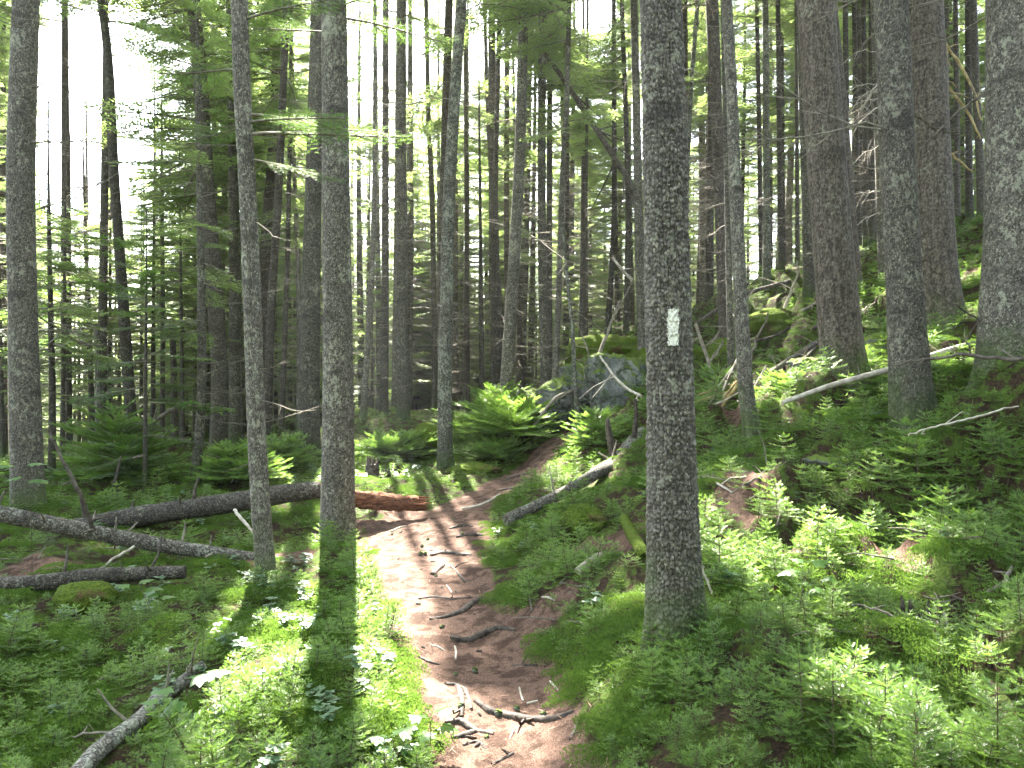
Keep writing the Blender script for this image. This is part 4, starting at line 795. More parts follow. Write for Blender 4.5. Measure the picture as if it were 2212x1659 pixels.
for k in range(34):
    reg = [(1570, 1080, 70, 45), (2010, 1180, 90, 50), (1250, 1300, 80, 35), (2000, 1350, 120, 40), (150, 1230, 150, 30)][k % 5]; c = hit(reg[0] + rb.normal(0, .6) * reg[2], reg[1] + rb.normal(0, .6) * reg[3]); a = rb.uniform(0, 6.28); l = rb.uniform(.08, .3); g = G()
    p = curve((0, 0, .012), (l * math.cos(a), l * math.sin(a), .012 + rb.uniform(0, .08)), -.01, 6, .06); tube(g, p, np.linspace(.006, .002, 6), 5); tube(g, [p[3], p[3] + [.05 * math.sin(a), -.05, .03]], [.003, .001], 4)
    where = ['on the bare litter right of the blazed trunk', 'on the dark moss at the right', 'on the litter between the path and the right bank', 'among the seedlings by the brown stubs', 'under the crossing logs at left'][k % 5]
    tag(link('stick', g.mesh('stick', [M['twig']]), None, c.tolist()), 'small dead stick lying ' + where, 'stick', 'small sticks ' + where)
for k in range(46):
    u, v = [(rb.uniform(900, 1200), rb.uniform(1230, 1640)), (rb.uniform(840, 1050), rb.uniform(1120, 1230))][k % 3 == 2]; c = hit(u, v)
    if path_d(np.array([c[0]]), np.array([c[1]]))[0] > .0: continue
    cone = k % 2; g = G(); zz = np.linspace(-1, 1, 9); L = rb.uniform(.014, .022); wd = L * .42 if cone else L * rb.uniform(.6, 1.0); a = rb.uniform(0, 6.28)
    tube(g, np.stack([zz * L * math.cos(a), zz * L * math.sin(a), 0 * zz + wd * .5], 1), np.sqrt(np.maximum(.03, 1 - zz ** 2)) * wd, 9, 0, 0, True, not cone, .45 if cone else .25)
    if cone: tag(link('spruce_cone', g.mesh('spruce_cone', [M['root']]), None, c.tolist()), 'small dark spruce cone lying on the trodden path', 'cone', 'cones on the path')
    else: tag(link('pebble', g.mesh('pebble', [M['rock']]), None, c.tolist()), 'small grey pebble pressed into the path litter', 'pebble', 'pebbles on the path')
# fan of sunlit dead boughs left of the rough dark trunk
h = HERO[next(i for i, t in enumerate(T) if t['label'].startswith('sunlit trunk half'))]
rf = np.random.default_rng(61)
for k in range(15):
    v = rf.uniform(90, 470); du = -rf.uniform(35, 105); dv = rf.uniform(15, 85); p0 = P(1900, v, 12.4); p1 = P(1900 + du, v + dv, 12.4 + rf.uniform(-.5, .4)); g = G(); p = curve(p0, p1, -rf.uniform(.02, .14), 9, .05); tube(g, p - h['base'], np.linspace(rf.uniform(.006, .013), .002, 9), 5)
    for q in range(int(rf.integers(4, 14))):
        i = rf.integers(2, 8); d = unit(unit(p1 - p0) * .8 + rf.normal(0, .55, 3)); l = rf.uniform(.08, .4); m_ = p[i] + d * l * .5 + rf.normal(0, .02, 3); tube(g, np.array([p[i], m_, m_ + unit(d + rf.normal(0, .3, 3)) * l * .5]) - h['base'], [.004, .003, .001], 3)
    link('dead_bough', g.mesh('dead_bough', [M['paletwig' if k % 3 else 'twig']]), h['root'])

# roots across the path
ROOTS = [('root crossing the sunny part of the path near the rotten log end',[(930,1201),(960,1196),(990,1199),(1018,1200)],(6,10,8,4)),
 ('thin straight root across the path below the sunny part',[(905,1294),(940,1291),(975,1295),(1022,1294)],(4,7,5,3)),
 ('thick arched root rising to the right bank, upper of the two thick ones',[(928,1341),(965,1334),(1000,1322),(1030,1303),(1066,1297)],(5,9,13,12,8)),
 ('thick dark root reaching the right bank, lower of the two thick ones',[(974,1382),(1010,1384),(1040,1374),(1075,1361),(1115,1364)],(9,12,12,9,6)),
 ('longest dark root curving across the path near the bottom',[(1028,1520),(1060,1540),(1092,1550),(1145,1555),(1200,1560),(1240,1546)],(9,15,15,11,12,8)),
 ('forked pale root standing on the left side of the lower path, left fork',[(962,1480),(985,1484),(995,1500),(998,1525),(997,1552)],(7,10,9,8,6)),
 ('forked pale root standing on the left side of the lower path, right fork',[(985,1484),(1003,1490),(1012,1508),(1018,1532)],(8,8,7,5)),
 ('dark root in the left edge of the path just below the forked one',[(962,1568),(995,1570),(1025,1582),(1066,1592)],(8,13,12,6)),
 ('stout dark root branching off at the very lower left edge of the path',[(975,1600),(1005,1592),(1028,1580)],(10,12,8)),
 ('thin root below the bend tree in the middle of the path',[(985,1161),(1015,1156),(1046,1158)],(3,6,4)),
 ('short thick root stub on the left of the path',[(934,1242),(945,1232),(958,1223)],(9,9,6)),
 ('curved thin root right of the short root stub',[(975,1225),(990,1240),(1006,1262)],(4,5,3)),
 ('thin root close under the bend tree on the shaded path',[(972,1143),(995,1137),(1022,1139)],(5,5,3)),
 ('root across the far end of the path, upper',[(1084,1040),(1115,1031),(1150,1022)],(4,6,4)),
 ('root across the far end of the path, lower',[(1076,1062),(1110,1055),(1150,1056)],(4,6,4)),
 ('root at the right side of the far end of the path',[(1128,1038),(1150,1034),(1180,1031)],(4,5,3)),
 ('thin root near the middle right of the path',[(1105,1440),(1130,1438),(1160,1441)],(3,5,3)),
 ('dark root low in the path at the bottom of the picture',[(1062,1652),(1085,1645),(1110,1633)],(5,8,5)),
 ('root end poking from the right bank beside the longest root',[(1232,1600),(1245,1580),(1250,1560)],(6,8,6)),
 ('slender root winding along the left path side below the dark one',[(1000,1612),(1030,1605),(1050,1620)],(5,7,4)),
 ('root crossing the path left side above the forked one',[(905,1420),(925,1432),(950,1441)],(3,5,3))]
for k, (lab, pts, ww) in enumerate(ROOTS): log('tree_root', lab, 'root', pts, [a * 1.4 for a in ww], M['root'], 12, 0, seed=100 + k, grounded=-.05, rough=.3, sub=2)
STK = [('pale stick lying on the path where it bends',[(998,1101),(1035,1094),(1062,1082),(1080,1069)],(5,6,6,4)), ('short pale stick on the path left of its middle',[(982,1400),(985,1412),(984,1427)],(4,5,4)),
 ('pale stick in the sunny lower path, upright one',[(1122,1488),(1126,1505),(1130,1520)],(4,5,4)), ('pale stick in the sunny lower path, lying right of the upright one',[(1138,1528),(1150,1524),(1162,1522)],(5,6,4)),
 ('grey stick on the path below the thick lower root',[(928,1398),(945,1402),(962,1412)],(3,5,3)), ('pale stick by the right edge of the lower path',[(1188,1474),(1196,1485),(1206,1494)],(4,5,3)),
 ('thin pale twig near the bottom of the path',[(1100,1600),(1110,1580),(1122,1575)],(3,4,3)), ('short bleached chip on the middle path',[(965,1268),(972,1276),(975,1282)],(4,4,3)),
 ('light twig lying on litter between path and bank',[(1170,1296),(1185,1298),(1198,1300)],(3,5,3)), ('pale twig across the top of the litter by the red log',[(845,1150),(862,1142),(875,1138)],(3,4,3))]
for k, (lab, pts, ww) in enumerate(STK): log('stick', lab, 'stick', pts, ww, M['paletwig'], 8, 0, seed=140 + k, grounded=.7)

# ------------------------------------------------------------------ boulders, moss mounds, stumps
def rock(name, label, u, v, D, sx, sy, sz, seed, mat_='rock', cat='boulder', rough=.35, rot=0.0, facet=3, zoff=0.0):
    import bmesh
    bm = bmesh.new(); bmesh.ops.create_icosphere(bm, subdivisions=5, radius=1); V = np.array([q.co[:] for q in bm.verts]); Fc = np.array([[a.index for a in f.verts] for f in bm.faces]); bm.free()
    r = np.random.default_rng(seed)
    for k in range(facet * 4):   # chop flat faces
        n = unit(r.normal(0, 1, 3)); d = r.uniform(.55, .85); e = V @ n - d; V = V - np.maximum(e, 0)[:, None] * n * .92
    nn = unit(V); rg = np.abs(fbm(V[:, 0] * 2.1 + seed * 3, V[:, 2] * 2.6 + V[:, 1] * 1.3, seed + 7, 4) - .5) * 2; f = (rg - .3) * rough * .7 * (mat_ == 'rock') + (fbm(V[:, 0] * 2.3 + seed, V[:, 1] * 2.3 + V[:, 2] * 1.7, seed, 5) - .5) * rough + (fbm(V[:, 0] * 9, V[:, 1] * 9 + V[:, 2] * 8, seed + 2, 3) - .5) * rough * .3
    V = V + nn * f[:, None]; V = (V * [sx, sy, sz]) @ rotz(rot).T
    c = P(u, v, D) if D else hit(u, v); c = c + [0, 0, zoff]; g = G(); g.add(V, Fc, 0, 0, True)
    o = link(name, g.mesh(name, [M[mat_]]), None, tuple(c.tolist())); tag(o, label, cat); return o
rock('boulder', 'large upright grey boulder face behind the path, left of the blazed trunk', 1325, 838, 12.4, .56, .45, .68, 1)
rock('boulder', 'dark leaning grey boulder with a mossy cap between the thin trunk and the upright face', 1255, 850, 12.9, .42, .5, .6, 2, rot=.4)
rock('boulder', 'low slanting grey slab at the left end of the boulders', 1165, 890, 13.0, .5, .5, .42, 3, rot=-.3)
rock('boulder', 'grey rock wedge behind the leaf bushes, second from the left of the boulders', 1200, 868, 12.7, .42, .4, .5, 4)
rock('boulder', 'moss covered top boulder above the grey rock faces', 1312, 775, 13.9, 1.0, .8, .42, 5, 'mossskin', rough=.5)
rock('boulder', 'moss covered ledge continuing right behind the blazed trunk', 1420, 790, 13.5, .9, .8, .6, 6, 'mossskin', rough=.5)
rock('boulder', 'broad dark mossy rock wall under the leaning sticks, behind the thin pale trunks', 1280, 850, 13.3, 1.15, .6, .62, 21, rough=.5, facet=4)
rock('boulder', 'long low dark slab left of the rock wall, half sunk in the bushes', 1140, 885, 13.6, .75, .5, .36, 22, rough=.45, facet=4, rot=.2)
rock('boulder', 'moss grown rock on the slope under the thin fallen pole', 1560, 775, 12.3, .6, .5, .32, 23, 'mossskin', rough=.5)
rock('boulder', 'moss grown rock right below the crest spruces', 1670, 700, 12.8, .7, .5, .35, 24, 'mossskin', rough=.6)
rock('boulder', 'grey boulder between the big brown trunk and the rough dark trunk', 1893, 752, 8.8, .3, .3, .2, 7)
rock('boulder', 'grey boulder just left of the foot of the big brown trunk', 1752, 806, 8.9, .26, .3, .25, 8)
rock('boulder', 'whitish lichened rock poking out under the mossy ledge', 1800, 1000, 5.9, .2, .2, .075, 9)
rock('boulder', 'darker ledge rock at the foot of the rough dark trunk', 1895, 985, 5.9, .28, .25, .085, 10)
rock('boulder', 'low broad mossy boulder rising behind the path bend tree on its left', 925, 945, 13.0, .42, .4, .3, 11, 'mossskin')
rock('boulder', 'moss hump at the right foot of the path bend tree', 1028, 1020, 11.3, .42, .35, .14, 12, 'mossskin')
rock('boulder', 'long moss hump behind the central bushes', 1040, 925, 14.5, .8, .5, .3, 13, 'mossskin')
rock('moss_mound', 'shaggy moss covered stump mound below the diagonal log', 1262, 1125, 6.3, .2, .2, .15, 14, 'mossskin', 'mound', .6)
rock('moss_mound', 'rounded bright moss cushion in the lower right foreground', 1822, 1545, 2.95, .12, .1, .08, 15, 'mossskin', 'mound', .3, facet=0)
rock('moss_mound', 'small brown moss cushion on the left among the seedlings under the dark flat log', 185, 1290, 5.3, .2, .15, .1, 16, 'mossskin', 'mound', .3, facet=0)
for k, (u, v, D, w_, hgt, lab) in enumerate([(805,990,10.8,.09,.22,'dark rotten stump left of the path bend tree, taller one'), (832,997,10.6,.07,.13,'small rotten stump right of the taller one'), (1462,985,8.2,.05,.12,'splintered little stump at the edge of the blazed trunk')]):
    g = G(); r = np.random.default_rng(k + 9); c = P(u, v + 12, D); c[2] = g1(c[0], c[1]) - .05
    z = np.linspace(0, hgt, 7); tube(g, np.stack([0 * z, 0 * z, z], 1), w_ * (1.25 - .3 * z / hgt), 12, 0, 0, True, True, .25)
    for q in range(9): a = q * .7; tube(g, [(w_ * .7 * math.cos(a), w_ * .7 * math.sin(a), hgt * .8), (w_ * .75 * math.cos(a), w_ * .75 * math.sin(a), hgt * (1 + r.uniform(.1, .6)))], [w_ * .3, .004], 5)
    o = link('tree_stump', g.mesh('tree_stump', [M['root']]), None, tuple(c.tolist())); tag(o, lab, 'stump')
for k, (u, v, hgt) in enumerate([(1948,1345,.11),(1966,1350,.09),(2005,1362,.1),(2028,1360,.12),(1985,1366,.07)]):
    c = hit(u, v); g = G(); tube(g, [(0,0,-.02),(.004,0,hgt*.5),(0,.003,hgt)], [.014,.011,.003], 7, 0, 0, True, True, .3); o = link('broken_sapling_stub', g.mesh('stub', [M['root']]), None, tuple(c.tolist()))
    tag(o, 'short brown splintered stub standing in the moss at right among four others like it', 'stub', 'brown stubs in the right moss')

# ------------------------------------------------------------------ young firs with layered live boughs
def young_fir(u, v, D, H, Lmax, seed, label, z0=.4, near=False, per=4, step=.32, group=None, keep=1.0, x=None):
    if x is not None: b = np.array([x, D, g1(x, D)])
    else: b = P(u, v, D); b[2] = g1(b[0], b[1])
    root = thing('young_fir', b, label, 'tree', group); g = G(); r = np.random.default_rng(seed)
    lean = r.uniform(-.02, .02); zz = np.linspace(-.1, H, 8); tube(g, np.stack([lean * zz, 0 * zz, zz], 1), np.linspace(.012 + H * .006, .004, 8), 7)
    link('trunk', g.mesh('trunk', [M['flaky']]), root)
    c = crown(lambda z: (b[0] + lean * (z - b[2]), b[1]), b[2] + z0, b[2] + H, Lmax, seed, b, per=per, step=step, lib=NEARB if near else BOUGHS, gap=(H > 2.5), keep=keep)
    link('crown', c.mesh('crown', [M['needle'] if near or D < 14 else M['canopy'], M['twig']]), root); return root
def bush(seed, H, W_):
    st, fo = seedling(seed, H / 3, W_ / 3, 8, 1.0); a = G(); b = G(); a.merge(st, None, 3.0); b.merge(fo, None, 3.0); return a, b
BUSH = []
NB = []
YF = [(313,1075,10.2,3.6,1.0,'young fir with tiered dark green boughs standing behind the thickest fallen log',.5,0),(255,1040,10.8,1.6,.8,'bushy low dark fir left of the tiered young fir',.2,1),
 (135,1010,13,6.2,1.4,'bright green fir close right of the big far left trunk',1.5,0),(395,985,16,6.5,1.2,'slender fir behind the thin straight spruce at left',1.6,0),(150,960,18,8.0,1.6,'broad sunlit fir in the left background behind the splintered snag',1.2,0),
 (235,965,20,8.5,1.4,'tall fir in the left background right of the slim bowed spruce foot',1.5,0),(5,1000,15,7,1.5,'fir at the very left edge',1.0,0),(330,960,19,9,1.5,'tall fir behind the tiered young fir',2.0,0),
 (450,965,20,7.5,1.3,'fir foliage behind the stout dark spruce',1.6,0),(1042,560,18,9.2,1.1,'dark topped fir in mid picture between the path tree and the lichen covered trunk',6.0,0),(540,960,21,9,1.4,'fir behind the slim leaning trunk',2.5,0),
 (1068,930,13.2,.95,.75,'central bushy young spruce above the path end, tallest of its clump',.05,1),(1120,940,12.6,.75,.7,'central bushy young spruce right of the tallest one',.05,1),(1010,925,13.5,.6,.6,'low bushy spruce left of the tallest central one',.05,1),
 (1150,940,12.8,.5,.6,'low dark spruce bush where the path disappears',.04,1),(1085,975,12.0,.35,.4,'ground hugging spruce bush left of where the path ends',.03,1),(900,925,12.8,.5,.5,'small spruce bush on the left side of the mossy boulder',.05,1),
 (840,940,12.5,.45,.5,'small spruce bush behind the stumps',.05,1),(1290,950,9.8,.5,.28,'upright young spruce in front of the boulders',.04,1),(1285,985,9.6,.45,.2,'sunlit young spruce right of the path end',.04,1),(620,960,12,.7,.5,'young spruce between the slim leaning trunk and the straight grey spruce',.05,1),
 (500,1010,10.5,.7,.5,'young spruce at the left of the slim leaning trunk behind the log',.05,1),(560,985,11.5,.55,.5,'young spruce just behind the slim leaning trunk',.05,1),(1560,850,9,.8,.3,'young spruce growing through the brush pile',.1,1),(1700,860,7.9,.26,.2,'sunlit young spruce left of the big brown trunk foot',.03,1)]
for k, (u, v, D, H, L, lab, z0, near) in enumerate(YF):
    if near: NB.append((u, v, D, H, L, lab)); continue
    young_fir(u, v, D, H, L, 300 + k, lab, z0, bool(near), per=5 if near else 4, step=.12 if near else .36)

# ------------------------------------------------------------------ the background stand
def bg_tree(seed, H, r0, cb, Lmax, ntw, bark_, per=5):
    r = np.random.default_rng(seed); zz = np.linspace(-.3, H, 16); bend = r.uniform(-.03, .03); amp = r.uniform(-.12, .12)
    xs = bend * zz + amp * np.sin(zz / H * 3.5); ys = .5 * amp * np.sin(zz / H * 2.5 + 1); rs = np.maximum(.012, r0 * (1 - .9 * (np.maximum(zz, 0) / H) ** 1.15)); rs[0] *= 1.1
    g = G(); tube(g, np.stack([xs, ys, zz], 1), rs, 10, 0, 0, False)
    cen = lambda z: (np.interp(z, zz, xs), np.interp(z, zz, ys)); rad = lambda z: float(np.interp(z, zz, rs))
    tw = G(); twigs(tw, cen, rad, 1.0, cb + 2, ntw, seed + 1, np.zeros(3), (.2, 1.3), thick=.006)
    return dict(trunk=g.mesh('trunk', [M[bark_]]), twigs=tw.mesh('dead_twigs', [M['twig']]), cen=cen, H=H, cb=cb, L=Lmax, per=per + 1, zz=zz, xs=xs, seed=seed)
BG = [bg_tree(500 + k, H, r0, cb, L, 130, bk) for k, (H, r0, cb, L, bk) in enumerate([(16,.12,6.5,1.8,'flaky'),(17,.14,7.0,1.9,'lichen'),(14.5,.10,5.0,1.6,'flaky'),(15.5,.11,6,1.7,'ridged'),(17.5,.15,7.5,2.0,'lichen'),(13,.08,4.0,1.5,'flaky'),(15,.10,5.5,1.7,'pale'),(12,.07,3.4,1.4,'flaky')])]
def local_crown(b, seed):
    sg = SKYGAP[:]; SKYGAP.clear(); c = crown(b['cen'], b['cb'], b['H'], b['L'], seed, np.zeros(3), per=b['per'], gap=False, step=.5); SKYGAP.extend(sg); return c
for b in BG: b['crown'] = local_crown(b, b['seed'] + 40).mesh('crown', [M['canopy'], M['twig']])

COLS = [(-900, 0, 'slim spruce beyond the left edge of the big far left trunk'), (0, 80, 'slim distant spruce seen beside the big far left trunk'), (80, 330, 'slim distant spruce in the bright gap at left'), (330, 420, 'slim distant spruce left of the stout dark spruce'), (420, 530, 'slim distant spruce seen between the stout dark spruce and the slim leaning trunk'),
        (530, 660, 'slim distant spruce seen right of the slim leaning trunk'), (660, 780, 'slim distant spruce mostly hidden by the large trunk left of the path'), (780, 860, 'slim distant spruce right of the large trunk left of the path'), (860, 950, 'slim distant spruce left of the tree at the path bend'), (950, 1040, 'slim distant spruce right behind the tree at the path bend'),
        (1040, 1130, 'slim distant spruce in the dense stand above the central bushes'), (1130, 1220, 'slim distant spruce in the dense stand above the left boulders'), (1220, 1310, 'slim distant spruce above the mossy boulder top'), (1310, 1400, 'slim distant spruce left of the white blazed trunk'), (1400, 1500, 'slim distant spruce mostly hidden by the white blazed trunk'),
        (1500, 1600, 'slim distant spruce around the two slim slope trunks'), (1600, 1740, 'slim distant spruce beyond the mossy crest'), (1740, 1900, 'slim distant spruce beside the big brown leaning trunk'), (1900, 2060, 'slim distant spruce beside the split barked brown trunk'), (2060, 2212, 'slim distant spruce left of the massive edge trunk'), (2212, 9000, 'slim spruce beyond the massive edge trunk')]
def place_bg():
    rng = np.random.default_rng(77); pts = [h['base'][:2] for h in HERO]; out_ = []
    tries = 0
    while len(out_) < 236 and tries < 9000:
        tries += 1
        D = math.sqrt(rng.uniform(13.5 ** 2, 52 ** 2)) if rng.random() < .75 else rng.uniform(14, 30)
        u = rng.uniform(-330, 2420); x = (u - U0) / F * D
        if 70 < u < 350 and rng.random() < (.93 if D < 40 else .75): continue
        if 1330 < u < 1900 and D < 17.5: continue
        if u > 1900 and D < 15 : continue
        if D < 16.5 and 0 < u < 1330 and rng.random() < .8: continue
        if min(np.hypot(q[0] - x, q[1] - D) for q in pts) < (1.0 if D < 30 else 1.3): continue
        k = int(rng.integers(len(BG))); b = BG[k]; s = rng.uniform(.88, 1.15); gz = g1(x, D); a = rng.uniform(0, 6.28)
        zt = np.arange(1.5, b['H'], .4); X = np.stack([x + 0 * zt, D + 0 * zt, gz + zt], 1); uu, vv = shade_px(X)
        if inpoly(uu, vv, LIT[1][0]).any() and rng.random() < .97: continue
        pts.append(np.array([x, D])); out_.append((x, D, gz, k, s, a, u))
    # stems beyond the left edge whose crowns shade the foreground
    for x, D in [(-9,12),(-7.5,9.5),(-11,15),(-8.2,16),(-12,19),(-10,7),(9.5,12.5),(8.2,9.5),(6.2,4.6),(7.5,7)]:
        k = int(rng.integers(len(BG))); out_.append((x, D, g1(x, D), k, 1.0, rng.uniform(0, 6), U0 + x / D * F))
    for (x, D, gz, k, s, a, u) in out_:
        b = BG[k]; lab, = [l for lo, hi, l in COLS if lo <= u < hi][:1] or ['slim spruce in the stand']
        near = 'near ' if D < 22 else ''
        root = thing('spruce_tree', (x, D, gz), lab.replace('slim', 'nearer slim') if D < 22 else lab, 'tree', ('nearer ' if D < 22 else '') + 'background spruces: ' + lab[5:])
        ch = []
        # crowns that would close a canopy gap get their own opened crown
        R = rotz(a); zt = np.linspace(b['cb'], b['H'], 14) * s
        ring = np.concatenate([np.stack([x + math.cos(q) * rr * (1 - .8 * (zt / s - b['cb']) / (b['H'] - b['cb'])), D + math.sin(q) * rr * (1 - .8 * (zt / s - b['cb']) / (b['H'] - b['cb'])), gz + zt], 1) for q in np.arange(0, 6.2, .8) for rr in (.6, 1.7)])
        uu, vv = px(ring); need = litprob(ring).max() > .2 or any(inpoly(uu, vv, p).any() for p, _ in SKYGAP)
        if need:
            c = crown(lambda z: ((R @ np.array([np.interp((z - gz) / s, b['zz'], b['xs']), 0, 0]))[0] + x, D), gz + b['cb'] * s, gz + b['H'] * s, b['L'] * s, int(a * 1000), np.array([x, D, gz]), per=b['per'], gap=True, step=.5)
            cm = c.mesh('crown', [M['canopy'], M['twig']])
            for nm, me in (('trunk', b['trunk']), ('dead_twigs', b['twigs'])):
                o = link(nm, me, root); o.rotation_euler = (0, 0, a); o.scale = (s, s, s)
            link('crown', cm, root)
        else:
            root.rotation_euler = (rng.normal(0, .022), rng.normal(0, .022), 0)
            for nm, me in (('trunk', b['trunk']), ('dead_twigs', b['twigs']), ('crown', b['crown'])):
                o = link(nm, me, root); o.rotation_euler = (0, 0, a); o.scale = (s, s, s)
    return len(out_)
NBG = place_bg(); print('bg trees', NBG)

# understory firs far behind
def understory():
    rng = np.random.default_rng(5); protos = []
    for k in range(4):
        H = [4.5, 6.5, 8.0, 5.5][k]; g = G(); zz = np.linspace(-.2, H, 6); tube(g, np.stack([0 * zz, 0 * zz, zz], 1), np.linspace(.03 + H * .005, .006, 6), 6)
        sg = SKYGAP[:]; SKYGAP.clear(); c = crown(lambda z: (0 * z, 0 * z), .5, H, 1.35, 700 + k, np.zeros(3), per=5, gap=False, step=.42, keep=.85); SKYGAP.extend(sg)
        protos.append((g.mesh('trunk', [M['flaky']]), c.mesh('crown', [M['canopy'], M['twig']])))
    n = 0
    while n < 125:
        D = rng.uniform(19, 50); u = rng.uniform(-250, 2350) if rng.random() < .7 else rng.uniform(0, 700)
        if 1380 < u < 1930 and D < 30: continue
        x = (u - U0) / F * D; a, b = protos[int(rng.integers(4))]; s = rng.uniform(.75, 1.35); gz = g1(x, D)
        side = 'at the left' if u < 760 else ('in the middle' if u < 1400 else 'beyond the right slope')
        root = thing('young_fir', (x, D, gz), 'small distant understory fir filling between far trunks ' + side, 'tree', 'distant understory firs ' + side); az = rng.uniform(0, 6.28)
        for nm, me in (('trunk', a), ('crown', b)):
            o = link(nm, me, root); o.rotation_euler = (0, 0, az); o.scale = (s, s, s)
        n += 1
understory()

# far wood that reads as one mass
def gn_scatter(name, kindlabel, pos, rot, scl, idx, sources):
    me = bpy.data.meshes.new(name); pos = np.asarray(pos, np.float32); me.vertices.add(len(pos)); me.vertices.foreach_set('co', pos.ravel())
    a = me.attributes.new('rot', 'FLOAT_VECTOR', 'POINT'); a.data.foreach_set('vector', np.asarray(rot, np.float32).ravel())
    a = me.attributes.new('scl', 'FLOAT', 'POINT'); a.data.foreach_set('value', np.asarray(scl, np.float32))
    a = me.attributes.new('idx', 'INT', 'POINT'); a.data.foreach_set('value', np.asarray(idx, np.int32))
    col = bpy.data.collections.new(name + '_source')
    for k, m in enumerate(sources):
        o = bpy.data.objects.new('%s_source_%02d' % (name, k), m); col.objects.link(o)
    o = link(name, me); o['kind'] = 'stuff'; o['label'] = kindlabel
    ng = bpy.data.node_groups.new(name + '_nodes', 'GeometryNodeTree')
    ng.interface.new_socket('Geometry', in_out='INPUT', socket_type='NodeSocketGeometry'); ng.interface.new_socket('Geometry', in_out='OUTPUT', socket_type='NodeSocketGeometry')
    gi = ng.nodes.new('NodeGroupInput'); go = ng.nodes.new('NodeGroupOutput'); ci = ng.nodes.new('GeometryNodeCollectionInfo'); ci.inputs['Collection'].default_value = col; ci.inputs['Separate Children'].default_value = True; ci.inputs['Reset Children'].default_value = True
    ip = ng.nodes.new('GeometryNodeInstanceOnPoints'); ip.inputs['Pick Instance'].default_value = True
    def na(n_, ty):
        q = ng.nodes.new('GeometryNodeInputNamedAttribute'); q.data_type = ty; q.inputs['Name'].default_value = n_; return [s for s in q.outputs if s.name == 'Attribute' and s.enabled][0]
    er = ng.nodes.new('FunctionNodeEulerToRotation')
    L = ng.links.new; L(na('rot', 'FLOAT_VECTOR'), er.inputs[0]); L(er.outputs[0], ip.inputs['Rotation']); L(na('scl', 'FLOAT'), ip.inputs['Scale']); L(na('idx', 'INT'), ip.inputs['Instance Index'])
    L(gi.outputs[0], ip.inputs['Points']); L(ci.outputs[0], ip.inputs['Instance']); L(ip.outputs[0], go.inputs[0])
    md = o.modifiers.new('scatter', 'NODES'); md.node_group = ng; return o
def far_wood():
    srcs = []
    for k in (0, 2, 5):
        g = G(); zz = np.linspace(-.3, BG[k]['H'], 8); tube(g, np.stack([0 * zz, 0 * zz, zz], 1), np.linspace(.13, .02, 8), 6, 2, 0, False); c = local_crown(dict(BG[k], cb=1.2), 800 + k); g.merge(c); srcs.append(g.mesh('far_tree', [M['canopy'], M['twig'], M['flaky']]))
    rng = np.random.default_rng(9); n = 1250; D = np.sqrt(rng.uniform(34 ** 2, 105 ** 2, n)); u = rng.uniform(-200, 2400, n); keep = ~((u > 90) & (u < 330) & (rng.random(n) < .8)) & ~((u > 1500) & (u < 2200) & (rng.random(n) < .6)); D = D[keep]; u = u[keep]
    x = (u - U0) / F * D
    # the wood also closes round behind the viewpoint
    bx = rng.uniform(-26, 26, 110); by = rng.uniform(-28, 1, 110); kb = (np.hypot(bx, by) > 3.2) & ~((by > -3) & (abs(bx) < 5)); x = np.concatenate([x, bx[kb]]); D = np.concatenate([D, by[kb]])
    z = ground(x, D)
    gn_scatter('far_wood', 'dense far conifer wood closing the view between the trunks', np.stack([x, D, z], 1), np.stack([0 * x, 0 * x, rng.uniform(0, 6.28, len(x))], 1), rng.uniform(.8, 1.1, len(x)), rng.integers(0, 3, len(x)), srcs)
far_wood()

# ------------------------------------------------------------------ seedlings
def seedling(seed, H, spread, tiers, dense=1.0):
    r = np.random.default_rng(seed); st = G(); fo = G(); zz = np.linspace(-.03, H, 5); lx = r.uniform(-.1, .1); tube(st, np.stack([lx * zz * zz / H, 0 * zz, zz], 1), np.linspace(.0035 + H * .004, .0015, 5), 5)
    B, Dn, Nn, Ls, Vr = [], [], [], [], []
    for i in range(tiers):
        t = (i + .3) / tiers; z = H * (.12 + .85 * t); x0 = lx * z * z / H; nb = int(r.integers(4, 7))
        for k in range(nb):
            az = k * 6.283 / nb + r.uniform(-.4, .4) + i; l = spread * (1 - t) ** .6 * r.uniform(.6, 1.15) + .025; up = .15 + .5 * t + r.uniform(-.1, .15)
            d = np.array([math.cos(az) * math.cos(up), math.sin(az) * math.cos(up), math.sin(up)]); p0 = np.array([x0, 0, z]); p1 = p0 + d * l - [0, 0, .12 * l]
            tube(st, [p0, (p0 + p1) / 2, p1], [.0018, .0014, .0008], 3, 0, 0, False)
            m = max(1, int(l / .028 * dense)); s = unit(np.cross(d, [0, 0, 1.0]))
            for j in range(m):
                f = (j + .6) / m; q = p0 + (p1 - p0) * f
                for sg in (-1, 1):
                    dd = unit(d * .75 + s * sg * r.uniform(.6, .9) + [0, 0, r.uniform(-.15, .2)]); B.append(q); Dn.append(dd); Nn.append([r.uniform(-.3, .3), r.uniform(-.3, .3), 1]); Ls.append((.018 + .3 * l * (1 - f * .6)) * r.uniform(.7, 1.1)); Vr.append(.15 + .5 * f * r.random() + .2 * t)
            B.append(p0 + (p1 - p0) * .35); Dn.append(unit(p1 - p0)); Nn.append([0, 0, 1]); Ls.append(l * .8); Vr.append(.35)
            B.append(p1 - d * .01); Dn.append(unit(d + [0, 0, .1])); Nn.append([0, 0, 1]); Ls.append(.035); Vr.append(.95)
    B.append([lx * H, 0, H * .93]); Dn.append([0, 0, 1]); Nn.append([1, 0, 0]); Ls.append(.05); Vr.append(.9)
    needles(fo, np.array(B), unit(np.array(Dn, float)), unit(np.array(Nn, float)), np.minimum(np.array(Ls), .09), np.array(Vr), .0055, .0125, .0030)
    return st, fo
